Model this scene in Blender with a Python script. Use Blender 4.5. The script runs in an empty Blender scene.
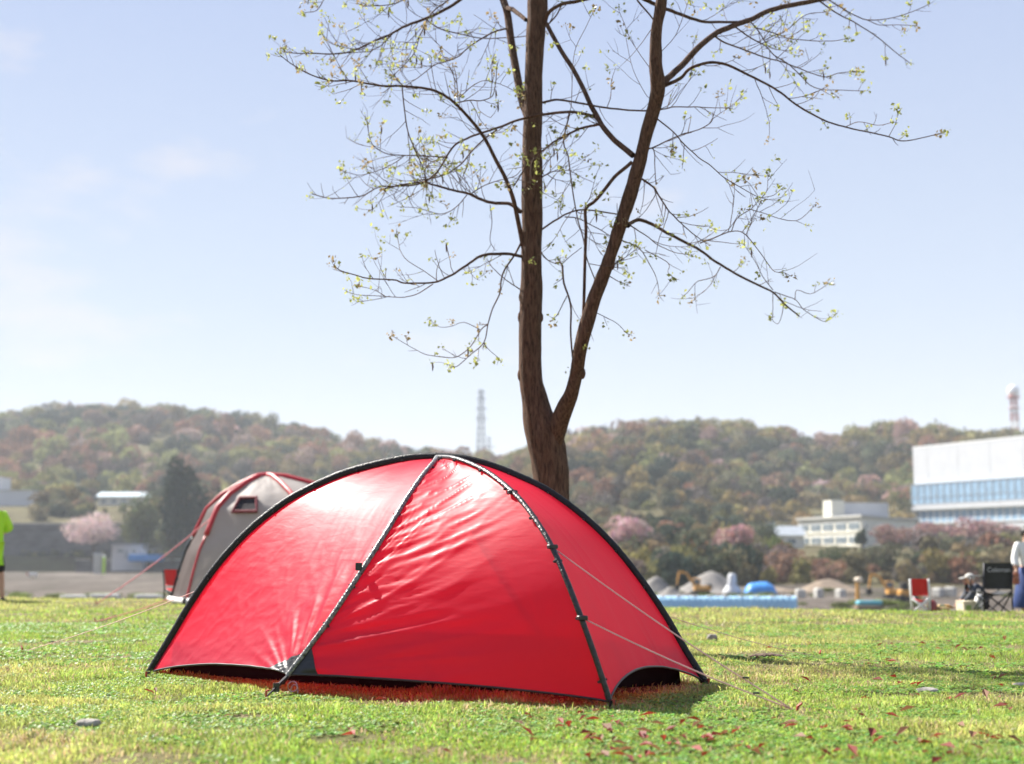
import bpy, math, random
import numpy as np
from mathutils import Vector, Matrix

sc = bpy.context.scene
COL = sc.collection
R = math.radians
rng = np.random.default_rng(7)
random.seed(7)

# ------------------------------------------------------------------ camera
F = 1400.0
CZ = 0.70
TH = math.atan(176.0 / F)
cam_d = bpy.data.cameras.new('camera'); cam = bpy.data.objects.new('camera', cam_d); COL.objects.link(cam)
cam.location = (0, 0, CZ); cam.rotation_euler = (R(90) + TH, 0, 0)
cam_d.sensor_width = 36; cam_d.lens = 36 * F / 1024
cam_d.clip_start = 0.05; cam_d.clip_end = 20000
cam_d.dof.use_dof = True; cam_d.dof.focus_distance = 8.0; cam_d.dof.aperture_fstop = 1.8
sc.camera = cam

def P(px, py, Y):
    """world point at depth y=Y seen in direction (px,py) of the photograph"""
    u = (px - 512) / F; v = -(py - 382) / F
    dy = math.cos(TH) - v * math.sin(TH); dz = math.sin(TH) + v * math.cos(TH)
    t = Y / dy
    return Vector((u * t, Y, CZ + dz * t))
def ground_at(px, py, z=0.0):
    a = P(px, py, 1.0); t = (z - CZ) / (a.z - CZ)
    return Vector((a.x * t, t, z))
def zat(py, Y): return P(512, py, Y).z
def xat(px, py, Y): return P(px, py, Y).x

# ------------------------------------------------------------------ noise
def _h(ix, iy, s):
    n = (ix.astype(np.int64) * 374761393 + iy.astype(np.int64) * 668265263 + s * 974634777) & 0x7fffffff
    n = ((n ^ (n >> 13)) * 1274126177) & 0x7fffffff
    return ((n ^ (n >> 16)) & 0xffff) / 65535.0
def vn(x, y, s=0):
    x = np.asarray(x, float); y = np.asarray(y, float)
    ix = np.floor(x).astype(np.int64); iy = np.floor(y).astype(np.int64)
    fx = x - ix; fy = y - iy; fx = fx * fx * (3 - 2 * fx); fy = fy * fy * (3 - 2 * fy)
    a = _h(ix, iy, s); b = _h(ix + 1, iy, s); c = _h(ix, iy + 1, s); d = _h(ix + 1, iy + 1, s)
    return a * (1 - fx) * (1 - fy) + b * fx * (1 - fy) + c * (1 - fx) * fy + d * fx * fy
def fbm(x, y, s=0, o=4):
    r = 0; a = .5; t = 0
    for i in range(o):
        r = r + a * vn(x * 2 ** i, y * 2 ** i, s + i * 17); t += a; a *= .5
    return r / t
def sstep(a, b, x): 
    t = np.clip((np.asarray(x, float) - a) / (b - a), 0, 1); return t * t * (3 - 2 * t)

# ------------------------------------------------------------------ mesh helpers
def raw_mesh(name, verts, faces, mat=None, parent=None, smooth=False, color=None, mats=None, midx=None):
    """faces: (n,3) / (n,4) array or a list of such arrays"""
    me = bpy.data.meshes.new(name)
    V = np.asarray(verts, np.float32)
    fl = faces if isinstance(faces, list) and len(faces) and isinstance(faces[0], np.ndarray) and faces[0].ndim == 2 else None
    if fl is None and isinstance(faces, np.ndarray): fl = [faces]
    if fl is None:
        me.from_pydata([tuple(v) for v in V], [], [tuple(int(i) for i in f) for f in faces])
    else:
        fl = [f for f in fl if len(f)]
        tot = np.concatenate([np.full(len(f), f.shape[1], np.int32) for f in fl])
        vi = np.concatenate([f.reshape(-1) for f in fl]).astype(np.int32)
        me.vertices.add(len(V)); me.vertices.foreach_set('co', V.reshape(-1))
        me.loops.add(len(vi)); me.loops.foreach_set('vertex_index', vi)
        me.polygons.add(len(tot))
        st = np.concatenate([[0], np.cumsum(tot)[:-1]]).astype(np.int32)
        me.polygons.foreach_set('loop_start', st)
        me.update(calc_edges=True)
    if color is not None:
        a = me.color_attributes.new('col', 'FLOAT_COLOR', 'POINT')
        c = np.ones((len(V), 4), np.float32); c[:, :3] = color
        a.data.foreach_set('color', c.reshape(-1))
    for m in (mats or ([mat] if mat else [])): me.materials.append(m)
    if midx is not None: me.polygons.foreach_set('material_index', np.asarray(midx, np.int32))
    me.polygons.foreach_set('use_smooth', np.full(len(me.polygons), smooth))
    me.validate(); me.update()
    o = bpy.data.objects.new(name, me); COL.objects.link(o)
    if parent: o.parent = parent
    return o

class MB:
    def __init__(s): s.v = []; s.f = []
    def add(s, vs, fs):
        n = len(s.v); s.v += [tuple(v) for v in vs]; s.f += [tuple(i + n for i in f) for f in fs]; return s
    def box(s, c, d, rz=0, bev=0, rx=0, ry=0):
        M = Matrix.Translation(c) @ Matrix.Rotation(rz, 4, 'Z') @ Matrix.Rotation(ry, 4, 'Y') @ Matrix.Rotation(rx, 4, 'X')
        x, y, z = d[0] / 2, d[1] / 2, d[2] / 2
        if not bev:
            vs = [(-x, -y, -z), (x, -y, -z), (x, y, -z), (-x, y, -z), (-x, -y, z), (x, -y, z), (x, y, z), (-x, y, z)]
            fs = [(0, 3, 2, 1), (4, 5, 6, 7), (0, 1, 5, 4), (1, 2, 6, 5), (2, 3, 7, 6), (3, 0, 4, 7)]
        else:
            b = min(bev, x * .9, y * .9, z * .9); vs = []
            for zz, i in ((-z, b), (-z + b, 0), (z - b, 0), (z, b)):
                for (sx, sy) in ((-1, -1), (1, -1), (1, 1), (-1, 1)):
                    X = sx * (x - i); Y = sy * (y - i)
                    if sx * sy > 0: vs += [(X, sy * (y - i - b) if 0 else Y - sy * b, zz), (X - sx * b, Y, zz)]
                    else: vs += [(X - sx * b, Y, zz), (X, Y - sy * b, zz)]
            # order round the ring
            fs = []
            for k in range(3):
                for j in range(8):
                    a = k * 8 + j; c2 = k * 8 + (j + 1) % 8
                    fs.append((a, c2, c2 + 8, a + 8))
            fs += [tuple(reversed(range(8))), tuple(range(24, 32))]
            ring = []
            for k in range(4):
                r = vs[k * 8:k * 8 + 8]
                r.sort(key=lambda p: math.atan2(p[1] * x, p[0] * y)); ring += r
            vs = ring
        return s.add([M @ Vector(v) for v in vs], fs)
    def tube(s, pts, rad, n=8, cap=True):
        v, f = tube_np(pts, rad, n)
        fs = [tuple(q) for q in f.tolist()]
        if cap: fs += [tuple(reversed(range(n))), tuple(range(len(v) - n, len(v)))]
        return s.add(v.tolist(), fs)
    def cyl(s, a, b, r, n=12, r2=None): return s.tube([a, b], [r, r if r2 is None else r2], n)
    def lathe(s, c, prof, n=16):
        vs = []; fs = []
        for (r, z) in prof:
            for k in range(n):
                t = 2 * math.pi * k / n; vs.append((c[0] + r * math.cos(t), c[1] + r * math.sin(t), c[2] + z))
        for i in range(len(prof) - 1):
            for k in range(n):
                a = i * n + k; b = i * n + (k + 1) % n; fs.append((a, b, b + n, a + n))
        fs += [tuple(reversed(range(n))), tuple(range((len(prof) - 1) * n, len(prof) * n))]
        return s.add(vs, fs)
    def ball(s, c, r, n=12, m=8, sc_=(1, 1, 1)):
        vs = []; fs = []
        for i in range(1, m):
            ph = math.pi * i / m
            for k in range(n):
                t = 2 * math.pi * k / n
                vs.append((c[0] + sc_[0] * r * math.sin(ph) * math.cos(t), c[1] + sc_[1] * r * math.sin(ph) * math.sin(t), c[2] - sc_[2] * r * math.cos(ph)))
        a = len(vs); vs.append((c[0], c[1], c[2] - r * sc_[2])); vs.append((c[0], c[1], c[2] + r * sc_[2]))
        for i in range(m - 2):
            for k in range(n):
                p = i * n + k; q = i * n + (k + 1) % n; fs.append((p, q, q + n, p + n))
        for k in range(n):
            fs.append((a, (k + 1) % n, k)); fs.append(((m - 2) * n + k, (m - 2) * n + (k + 1) % n, a + 1))
        return s.add(vs, fs)
    def quad(s, a, b, c, d): return s.add([a, b, c, d], [(0, 1, 2, 3)])
    def build(s, name, mat, parent=None, smooth=False):
        return raw_mesh(name, s.v, s.f, mat, parent, smooth)

def tube_np(pts, rad, n=8):
    p = np.array([tuple(q) for q in pts], float); m = len(p)
    rad = np.full(m, rad, float) if np.isscalar(rad) else np.asarray(rad, float)
    t = np.gradient(p, axis=0); t /= np.maximum(np.linalg.norm(t, axis=1, keepdims=True), 1e-9)
    up = np.array([0.13, 0.21, 0.97]) if abs(t[0][2]) < .8 else np.array([0.97, 0.13, 0.2])
    a = np.cross(t[0], up); a /= np.linalg.norm(a)
    V = []
    ang = np.arange(n) * 2 * math.pi / n
    for i in range(m):
        a = a - t[i] * np.dot(a, t[i]); a /= max(np.linalg.norm(a), 1e-9)
        b = np.cross(t[i], a)
        V.append(p[i] + rad[i] * (np.cos(ang)[:, None] * a + np.sin(ang)[:, None] * b))
    V = np.concatenate(V)
    k = np.arange(n); kk = (k + 1) % n
    Fs = np.concatenate([np.stack([i * n + k, i * n + kk, (i + 1) * n + kk, (i + 1) * n + k], 1) for i in range(m - 1)])
    return V, Fs

def resample(pts, step):
    """Catmull-Rom through pts (any dimension), roughly 'step' apart"""
    p = np.array([tuple(q) for q in pts], float)
    if len(p) == 2: 
        n = max(2, int(np.linalg.norm(p[1] - p[0]) / step) + 1); t = np.linspace(0, 1, n)[:, None]; return p[0] * (1 - t) + p[1] * t
    e = np.concatenate([[2 * p[0] - p[1]], p, [2 * p[-1] - p[-2]]]); out = []
    for i in range(1, len(e) - 2):
        n = max(1, int(np.linalg.norm(e[i + 1] - e[i]) / step))
        for k in range(n):
            t = k / n
            out.append(.5 * (2 * e[i] + (e[i + 1] - e[i - 1]) * t + (2 * e[i - 1] - 5 * e[i] + 4 * e[i + 1] - e[i + 2]) * t * t + (3 * e[i] - e[i - 1] - 3 * e[i + 1] + e[i + 2]) * t ** 3))
    out.append(p[-1]); return np.array(out)

def tag(o, label=None, cat=None, group=None, kind=None):
    if label: o['label'] = label
    if cat: o['category'] = cat
    if group: o['group'] = group
    if kind: o['kind'] = kind
    return o
def thing(name, label, cat, loc=(0, 0, 0), rz=0, group=None):
    o = bpy.data.objects.new(name, None); COL.objects.link(o)
    o.location = loc; o.rotation_euler = (0, 0, rz); o.empty_display_size = .2
    return tag(o, label, cat, group)

# ------------------------------------------------------------------ materials
def nodes(name):
    m = bpy.data.materials.new(name); m.use_nodes = True
    nt = m.node_tree; return m, nt, nt.nodes, nt.links, nt.nodes['Principled BSDF']
def M(name, col, rough=.8, var=.18, scale=6.0, bump=0.0, bscale=None, metal=0.0, spec=.4, stretch=(1, 1, 1), col2=None, coord='Object', coat=0, emit=None):
    m, nt, N, L, b = nodes(name)
    tc = N.new('ShaderNodeTexCoord'); mp = N.new('ShaderNodeMapping'); mp.inputs['Scale'].default_value = stretch
    L.new(tc.outputs[coord], mp.inputs[0])
    n = N.new('ShaderNodeTexNoise'); n.inputs['Scale'].default_value = scale; n.inputs['Detail'].default_value = 6
    L.new(mp.outputs[0], n.inputs[0])
    r = N.new('ShaderNodeValToRGB'); r.color_ramp.elements[0].position = .3; r.color_ramp.elements[1].position = .7
    c = np.array(col); lo = c * (1 - var); hi = np.minimum(c * (1 + var), .95) if col2 is None else np.array(col2)
    r.color_ramp.elements[0].color = (*lo, 1); r.color_ramp.elements[1].color = (*hi, 1)
    L.new(n.outputs[0], r.inputs[0]); L.new(r.outputs[0], b.inputs['Base Color'])
    b.inputs['Roughness'].default_value = rough; b.inputs['Metallic'].default_value = metal
    b.inputs['Specular IOR Level'].default_value = spec; b.inputs['Coat Weight'].default_value = coat
    if bump:
        n2 = N.new('ShaderNodeTexNoise'); n2.inputs['Scale'].default_value = bscale or scale * 4; n2.inputs['Detail'].default_value = 5
        L.new(mp.outputs[0], n2.inputs[0])
        bp = N.new('ShaderNodeBump'); bp.inputs['Strength'].default_value = 1; bp.inputs['Distance'].default_value = bump
        L.new(n2.outputs[0], bp.inputs['Height']); L.new(bp.outputs[0], b.inputs['Normal'])
    return m
def leafmat(name, transl=.45, rough=.6, attr='col', spec=.3):
    m, nt, N, L, b = nodes(name)
    a = N.new('ShaderNodeAttribute'); a.attribute_name = attr
    L.new(a.outputs['Color'], b.inputs['Base Color']); b.inputs['Roughness'].default_value = rough
    b.inputs['Specular IOR Level'].default_value = spec
    t = N.new('ShaderNodeBsdfTranslucent'); L.new(a.outputs['Color'], t.inputs[0])
    mx = N.new('ShaderNodeMixShader'); mx.inputs[0].default_value = transl
    L.new(b.outputs[0], mx.inputs[1]); L.new(t.outputs[0], mx.inputs[2])
    L.new(mx.outputs[0], N['Material Output'].inputs[0])
    return m
MAT = {}
MAT['leaf'] = leafmat('foliage', .45)
MAT['leaf_far'] = leafmat('far_foliage', .25, .9, spec=.05)
MAT['grass'] = leafmat('grass_blades', .5, .5, spec=.35)
MAT['black'] = M('black_fabric', (.012, .012, .014), .35, .3, 30, .0006, 200, spec=.6)
MAT['metal'] = M('dull_metal', (.45, .45, .46), .35, .1, 20, metal=.9)
MAT['darkmetal'] = M('dark_metal', (.03, .03, .035), .4, .2, 20, metal=.5)
MAT['white'] = M('white_paint', (.78, .78, .76), .6, .06, 2)
MAT['stone'] = M('stone', (.27, .25, .22), .9, .4, 22, .008, 50)
MAT['bark'] = None
# ------------------------------------------------------------------ world and sun
SUN_EL = R(44.5); SUN_AZ = (-.76, .65)      # towards the sun, on plan: behind and left
wl = bpy.data.worlds.new('World'); sc.world = wl; wl.use_nodes = True
N = wl.node_tree.nodes; L = wl.node_tree.links
bg = N['Background']; sky = N.new('ShaderNodeTexSky'); sky.sky_type = 'NISHITA'; sky.sun_disc = False
sky.sun_elevation = SUN_EL; sky.sun_rotation = math.atan2(SUN_AZ[0], SUN_AZ[1])
sky.air_density = 1.0; sky.dust_density = 0.5; sky.ozone_density = 3.0; sky.altitude = 100
tc = N.new('ShaderNodeTexCoord'); mp = N.new('ShaderNodeMapping'); mp.inputs['Scale'].default_value = (1, 1, 2.6)
mp.inputs['Location'].default_value = (.37, .2, .11)
nz = N.new('ShaderNodeTexNoise'); nz.inputs['Scale'].default_value = 4.1; nz.inputs['Detail'].default_value = 7; nz.inputs['Roughness'].default_value = .55
rp = N.new('ShaderNodeValToRGB'); rp.color_ramp.elements[0].position = .59; rp.color_ramp.elements[1].position = .76
rp.color_ramp.elements[0].color = (0, 0, 0, 1); rp.color_ramp.elements[1].color = (.80, .80, .80, 1)
mx = N.new('ShaderNodeMixRGB'); mx.inputs[2].default_value = (6.4, 6.0, 6.1, 1)
L.new(tc.outputs['Generated'], mp.inputs[0]); L.new(mp.outputs[0], nz.inputs[0]); L.new(nz.outputs[0], rp.inputs[0])
L.new(rp.outputs[0], mx.inputs[0]); m0 = N.new('ShaderNodeMixRGB'); m0.inputs[0].default_value = .88
sz = N.new('ShaderNodeSeparateXYZ'); L.new(tc.outputs['Generated'], sz.inputs[0]); sr = N.new('ShaderNodeValToRGB'); L.new(sz.outputs[2], sr.inputs[0])
sr.color_ramp.elements[0].position = 0; sr.color_ramp.elements[0].color = (.60, .61, .66, 1); sr.color_ramp.elements[1].position = 1; sr.color_ramp.elements[1].color = (.20, .27, .46, 1)
x_ = sr.color_ramp.elements.new(.40); x_.color = (.345, .415, .60, 1); x_ = sr.color_ramp.elements.new(.18); x_.color = (.46, .52, .63, 1)
s10 = N.new('ShaderNodeVectorMath'); s10.operation = 'SCALE'; s10.inputs[3].default_value = 10; L.new(sr.outputs[0], s10.inputs[0]); L.new(s10.outputs[0], m0.inputs[2])
L.new(sky.outputs[0], m0.inputs[1]); L.new(m0.outputs[0], mx.inputs[1]); L.new(mx.outputs[0], bg.inputs[0])
bg.inputs[1].default_value = 0.05
sd = bpy.data.lights.new('sun', 'SUN'); sd.energy = 5.0; sd.angle = R(.53); sd.color = (1, .95, .87)
so = bpy.data.objects.new('sun', sd); COL.objects.link(so)
sv = Vector((SUN_AZ[0] * math.cos(SUN_EL), SUN_AZ[1] * math.cos(SUN_EL), math.sin(SUN_EL)))
so.rotation_euler = sv.to_track_quat('Z', 'Y').to_euler(); so.location = (-10, 10, 20)
sc.view_settings.view_transform = 'Standard'; sc.view_settings.look = 'None'
sc.view_settings.exposure = 1.5; sc.view_settings.gamma = 1
sc.cycles.use_denoising = True
sc.cycles.max_bounces = 10; sc.cycles.transparent_max_bounces = 16; sc.cycles.volume_bounces = 1
sc.cycles.sample_clamp_indirect = 6

# ------------------------------------------------------------------ terrain
ZP = -2.8; HAZE = 0.00024
def edgeY(X): return 21.1 - .39 * np.clip(X, -20, 16)
def gz(X, Y):
    X = np.asarray(X, float); Y = np.asarray(Y, float)
    d = Y - edgeY(X)
    z = (fbm(X * .35, Y * .35, 3) - .5) * .07 * sstep(10, 14, Y) + (fbm(X * 1.6, Y * 1.6, 9) - .5) * .022
    z = z - .05 * np.clip(d, 0, 8)
    z = np.where(d > 8, z * (1 - sstep(8, 24, d)) + ZP * sstep(8, 24, d), z)
    und = (fbm(X * .03, Y * .03, 21) - .5) * .9 * sstep(45, 90, Y) + (fbm(X * .2, Y * .2, 5) - .5) * .5 * sstep(40, 60, Y)
    return z + und * (1 - sstep(300, 500, Y)) - .6*sstep(500, 900, Y)
def gzf(x, y): return float(gz(np.array([x]), np.array([y]))[0])

def nonuni(a, b, n, p):  # symmetric stretched axis
    t = np.linspace(-1, 1, n); return np.sign(t) * np.abs(t) ** p * b
xs = nonuni(0, 1900, 301, 2.8)
ys = np.concatenate([np.linspace(-60, 2, 20)[:-1], np.linspace(2, 30, 150)[:-1], np.linspace(30, 60, 60)[:-1], np.linspace(60, 400, 120)[:-1], np.geomspace(400, 1750, 12)])
gx, gy = np.meshgrid(xs, ys); gzv = gz(gx, gy)
def grid_faces(r, c):
    i = np.arange(r * c).reshape(r, c)
    return np.stack([i[:-1, :-1], i[:-1, 1:], i[1:, 1:], i[1:, :-1]], -1).reshape(-1, 4)

m, nt, N, L, b = nodes('turf_soil_and_gravel')
tc = N.new('ShaderNodeTexCoord')
n1 = N.new('ShaderNodeTexNoise'); n1.inputs['Scale'].default_value = 1.3; n1.inputs['Detail'].default_value = 8
n2 = N.new('ShaderNodeTexNoise'); n2.inputs['Scale'].default_value = 28; n2.inputs['Detail'].default_value = 6
L.new(tc.outputs['Object'], n1.inputs[0]); L.new(tc.outputs['Object'], n2.inputs[0])
r1 = N.new('ShaderNodeValToRGB'); r1.color_ramp.elements[0].position = .35; r1.color_ramp.elements[1].position = .65
r1.color_ramp.elements[0].color = (.085, .10, .025, 1); r1.color_ramp.elements[1].color = (.20, .16, .09, 1)
L.new(n1.outputs[0], r1.inputs[0])
r2 = N.new('ShaderNodeValToRGB'); r2.color_ramp.elements[0].position = .3; r2.color_ramp.elements[1].position = .7
r2.color_ramp.elements[0].color = (.5, .5, .5, 1); r2.color_ramp.elements[1].color = (1.2, 1.2, 1.2, 1)
L.new(n2.outputs[0], r2.inputs[0])
mu = N.new('ShaderNodeMixRGB'); mu.blend_type = 'MULTIPLY'; mu.inputs[0].default_value = 1
L.new(r1.outputs[0], mu.inputs[1]); L.new(r2.outputs[0], mu.inputs[2])
# gravel by the river
g1 = N.new('ShaderNodeTexNoise'); g1.inputs['Scale'].default_value = .16; g1.inputs['Detail'].default_value = 9; g1.inputs['Roughness'].default_value = .65
mg = N.new('ShaderNodeMapping'); mg.inputs['Scale'].default_value = (1, .14, 1); L.new(tc.outputs['Object'], mg.inputs[0]); L.new(mg.outputs[0], g1.inputs[0])
rg = N.new('ShaderNodeValToRGB'); e = rg.color_ramp.elements; e[0].position = .36; e[0].color = (.04, .042, .022, 1); e[1].position = .64; e[1].color = (.135, .115, .098, 1)
x = e.new(.47); x.color = (.07, .057, .047, 1)
L.new(g1.outputs[0], rg.inputs[0])
a = N.new('ShaderNodeAttribute'); a.attribute_name = 'col'
sx = N.new('ShaderNodeSeparateColor'); L.new(a.outputs['Color'], sx.inputs[0])
mm = N.new('ShaderNodeMixRGB'); L.new(sx.outputs[0], mm.inputs[0]); L.new(mu.outputs[0], mm.inputs[1]); L.new(rg.outputs[0], mm.inputs[2])
L.new(mm.outputs[0], b.inputs['Base Color']); b.inputs['Roughness'].default_value = .95; b.inputs['Specular IOR Level'].default_value = .1
bp = N.new('ShaderNodeBump'); bp.inputs['Distance'].default_value = .03; L.new(n2.outputs[0], bp.inputs['Height']); L.new(bp.outputs[0], b.inputs['Normal'])
gm = m
gc = np.zeros((gx.size, 3)); gc[:, 0] = sstep(4, 16, (gy - edgeY(gx)).reshape(-1))
g = raw_mesh('ground', np.stack([gx, gy, gzv], -1).reshape(-1, 3), grid_faces(*gx.shape), gm, smooth=True, color=gc)
tag(g, kind='structure')

# ---- the far side of the valley: one sheet per hill, from the foot of the bank up and over the ridge
crest_x = [-1500, -500, -200, 0, 40, 90, 130, 170, 215, 260, 300, 350, 400, 440, 470, 500, 560, 700, 900]
crest_y = [470, 448, 430, 425, 420, 417, 419, 421, 427, 434, 443, 456, 467, 478, 485, 491, 504, 520, 545]
rcx = [100, 300, 440, 490, 515, 540, 580, 620, 660, 700, 740, 775, 800, 812, 835, 860, 885, 905, 930, 970, 1024, 1150, 1400, 1900, 2600]
rcy = [550, 530, 500, 487, 477, 464, 450, 443, 440, 439, 441, 444, 456, 466, 462, 454, 447, 445, 450, 457, 453, 458, 478, 450, 478]
# left bank: (depth, image row); right bank likewise; rows between are interpolated towards the crest
LK = [(352, 573), (353, 571), (358, 556.5), (364, 554), (367, 524), (372, 522), (405, 507), (470, 498), (560, 480)]
RKc = [(160, 590), (175, 583), (205, 560), (235, 543), (290, 528), (360, 505), (430, 480)]
RKr = [(165, 589), (185, 582), (215, 560), (260, 555), (300, 548), (345, 542), (400, 522), (450, 505)]
def hill_sheet(name, kn_fn, cx, cy, crestY, u0, u1, ncol, mat, seed):
    pxs = np.linspace(u0, u1, ncol); ts = None; rows = []
    cyv = np.interp(pxs, cx, cy)
    VV = []
    for j, px in enumerate(pxs):
        K = kn_fn(px); ky = [k[0] for k in K] + [crestY, crestY * 1.25, crestY * 1.7]
        # heights
        zz = [zat(k[1], k[0]) for k in K] + [zat(cyv[j], crestY)]
        zz += [zz[-1] * .7, -4]
        kn = np.array(ky); kz = np.array(zz)
        Ys = np.concatenate([np.linspace(kn[i], kn[i + 1], 9 if i >= len(K) - 1 else 3)[:-1] for i in range(len(kn) - 1)] + [[kn[-1]]])
        t = (Ys - kn[len(K) - 1]) / (crestY - kn[len(K) - 1])
        z = np.interp(Ys, kn, kz)
        up = np.clip(t, 0, 1); bulge = np.sin(up * math.pi) * (kz[len(K)] - kz[len(K) - 1]) * .16
        X = (px - 512) / F * Ys / 1.008  # rays near the horizon
        nz_ = (fbm(X * .006, Ys * .006, seed) - .5) * 2
        VV.append(np.stack([X, Ys, z + bulge * .9 + nz_ * 9 * np.sin(up * math.pi)], -1))
    VV = np.array(VV).transpose(1, 0, 2); r, c = VV.shape[:2]
    o = raw_mesh(name, VV.reshape(-1, 3), grid_faces(r, c), mat, smooth=True); tag(o, kind='structure')
    return VV, len(LK)
def lk(px): return LK
def rk(px):
    w = float(sstep(690, 785, px)); k = []
    for a, b_ in zip(RKc + [(480, 462)], RKr): k.append((a[0] * (1 - w) + b_[0] * w, a[1] * (1 - w) + b_[1] * w))
    f = float(sstep(560, 420, px))            # fades down behind the near tent
    return [(a, b_ + f * (556 - b_) * .75 if b_ < 556 else b_) for a, b_ in k]
MAT['hill'] = M('leaf_litter_and_scrub', (.09, .07, .04), .95, .35, .12, 0, spec=.05, col2=(.12, .11, .055))
MAT['bank'] = M('weedy_bank', (.11, .10, .055), .95, .4, .25, 0, spec=.05, col2=(.16, .17, .06))
VL, _ = hill_sheet('hill', lk, crest_x, crest_y, 950, -1400, 900, 150, MAT['hill'], 31)
VR, _ = hill_sheet('hill', rk, rcx, rcy, 640, 200, 2600, 190, MAT['hill'], 47)

# ------------------------------------------------------------------ foliage
def crown_np(n, rx, ry, rz, leaf, rs, lobes=9, shell=.35, flat=0.0):
    """n leaf-clump triangles gathered in lobes; centred on the crown's middle. returns verts(n*3), lobe shade per vert"""
    c = rs.normal(size=(lobes, 3)); c /= np.linalg.norm(c, axis=1, keepdims=True); c *= (rs.random((lobes, 1)) ** .5) * .62
    lr = .34 + .22 * rs.random(lobes)
    li = rs.integers(0, lobes, n)
    d = rs.normal(size=(n, 3)); d /= np.linalg.norm(d, axis=1, keepdims=True)
    rad = lr[li] * (1 - shell * rs.random(n) ** 1.5)
    p = c[li] + d * rad[:, None]
    p *= np.array([rx, ry, rz])
    p[:, 2] += flat * rz
    s = leaf * (.6 + .8 * rs.random(n))
    nrm = d + rs.normal(size=(n, 3)) * .7; nrm /= np.linalg.norm(nrm, axis=1, keepdims=True)
    a = np.cross(nrm, rs.normal(size=(n, 3))); a /= np.linalg.norm(a, axis=1, keepdims=True); b_ = np.cross(nrm, a)
    V = np.empty((n, 3, 3))
    for k in range(3):
        t = 2 * math.pi * k / 3 + rs.random(n) * .9
        V[:, k] = p + (np.cos(t)[:, None] * a + np.sin(t)[:, None] * b_) * s[:, None]
    sh = (.85 + .3 * rs.random(lobes))[li]
    sh = sh * (.85 + .3 * rs.random(n))
    return V.reshape(-1, 3), np.repeat(sh, 3)

def far_tree(name, label, px, pw, ytop, ybase, Y, col, cat='tree', n=900, cone=False, leaf=.55, trunk=True, seed=1, colj=.15, group=None, tcol=None, flatz=0):
    """a tree of its own: px centre, pw width in the picture, ytop/ybase rows"""
    rs = np.random.default_rng(seed)
    base = P(px, ybase, Y); top = P(px, ytop, Y); h = top.z - base.z; w = pw / F * Y
    th = thing(name, label, cat, base, 0, group)
    col = np.array(col)
    if cone:
        k = n; t = rs.random(k) ** .8; lv = np.floor(t * 11) / 11
        rr = (1 - t) ** .75 * w / 2 * (.35 + .65 * rs.random(k) ** .5) * (.8 + .35 * np.sin(t * 60)); an = rs.random(k) * 6.283
        p = np.stack([rr * np.cos(an), rr * np.sin(an), h * (.08 + .92 * t) - rr * .25], -1)
        s = leaf * (.6 + .8 * rs.random(k)); nrm = rs.normal(size=(k, 3)); nrm[:, 2] += .8; nrm /= np.linalg.norm(nrm, axis=1, keepdims=True)
        a_ = np.cross(nrm, rs.normal(size=(k, 3))); a_ /= np.linalg.norm(a_, axis=1, keepdims=True); b2 = np.cross(nrm, a_)
        V = np.stack([p + (math.cos(q) * a_ + math.sin(q) * b2) * s[:, None] for q in (0, 2.1, 4.2)], 1).reshape(-1, 3)
        sh = np.repeat(.8 + .4 * rs.random(k), 3)
    else:
        ch = h * (.80 if trunk else 1.0)
        V, sh = crown_np(n, w / 2 / .86, w / 2 / .86, ch / 2 / .86, leaf, rs, 14)
        V[:, 2] += h - ch / 2
        V[:, 2] = np.maximum(V[:, 2], .05 * h)
    C = np.clip(col[None] * sh[:, None] * (1 + (rs.random((len(sh) // 3, 3)).repeat(3, 0) - .5) * colj * 2), 0, .9)
    raw_mesh('crown', V, np.arange(len(V)).reshape(-1, 3), MAT['leaf_far'], th, color=C)
    tb = MB(); hh = h * .62
    if trunk or cone:
        r0 = max(.12, w * .03)
        tb.tube([(0, 0, -.6), (0.02 * h, 0, hh * .45), (0, .01 * h, hh)], [r0 * 1.3, r0, r0 * .5], 8)
        for k in range(5):
            an = k * 1.3 + rs.random(); z0 = hh * (.45 + .1 * k)
            tb.tube([(0, 0, z0), (w * .12 * math.cos(an), w * .12 * math.sin(an), z0 + h * .08), (w * .28 * math.cos(an), w * .28 * math.sin(an), min(z0 + h * .2, h * .85))], [r0 * .55, r0 * .4, r0 * .15], 5)
        tb.build('trunk', MAT['fartrunk'], th, True)
    return th
MAT['fartrunk'] = M('far_bark', (.07, .055, .045), .9, .2, 2)

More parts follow.
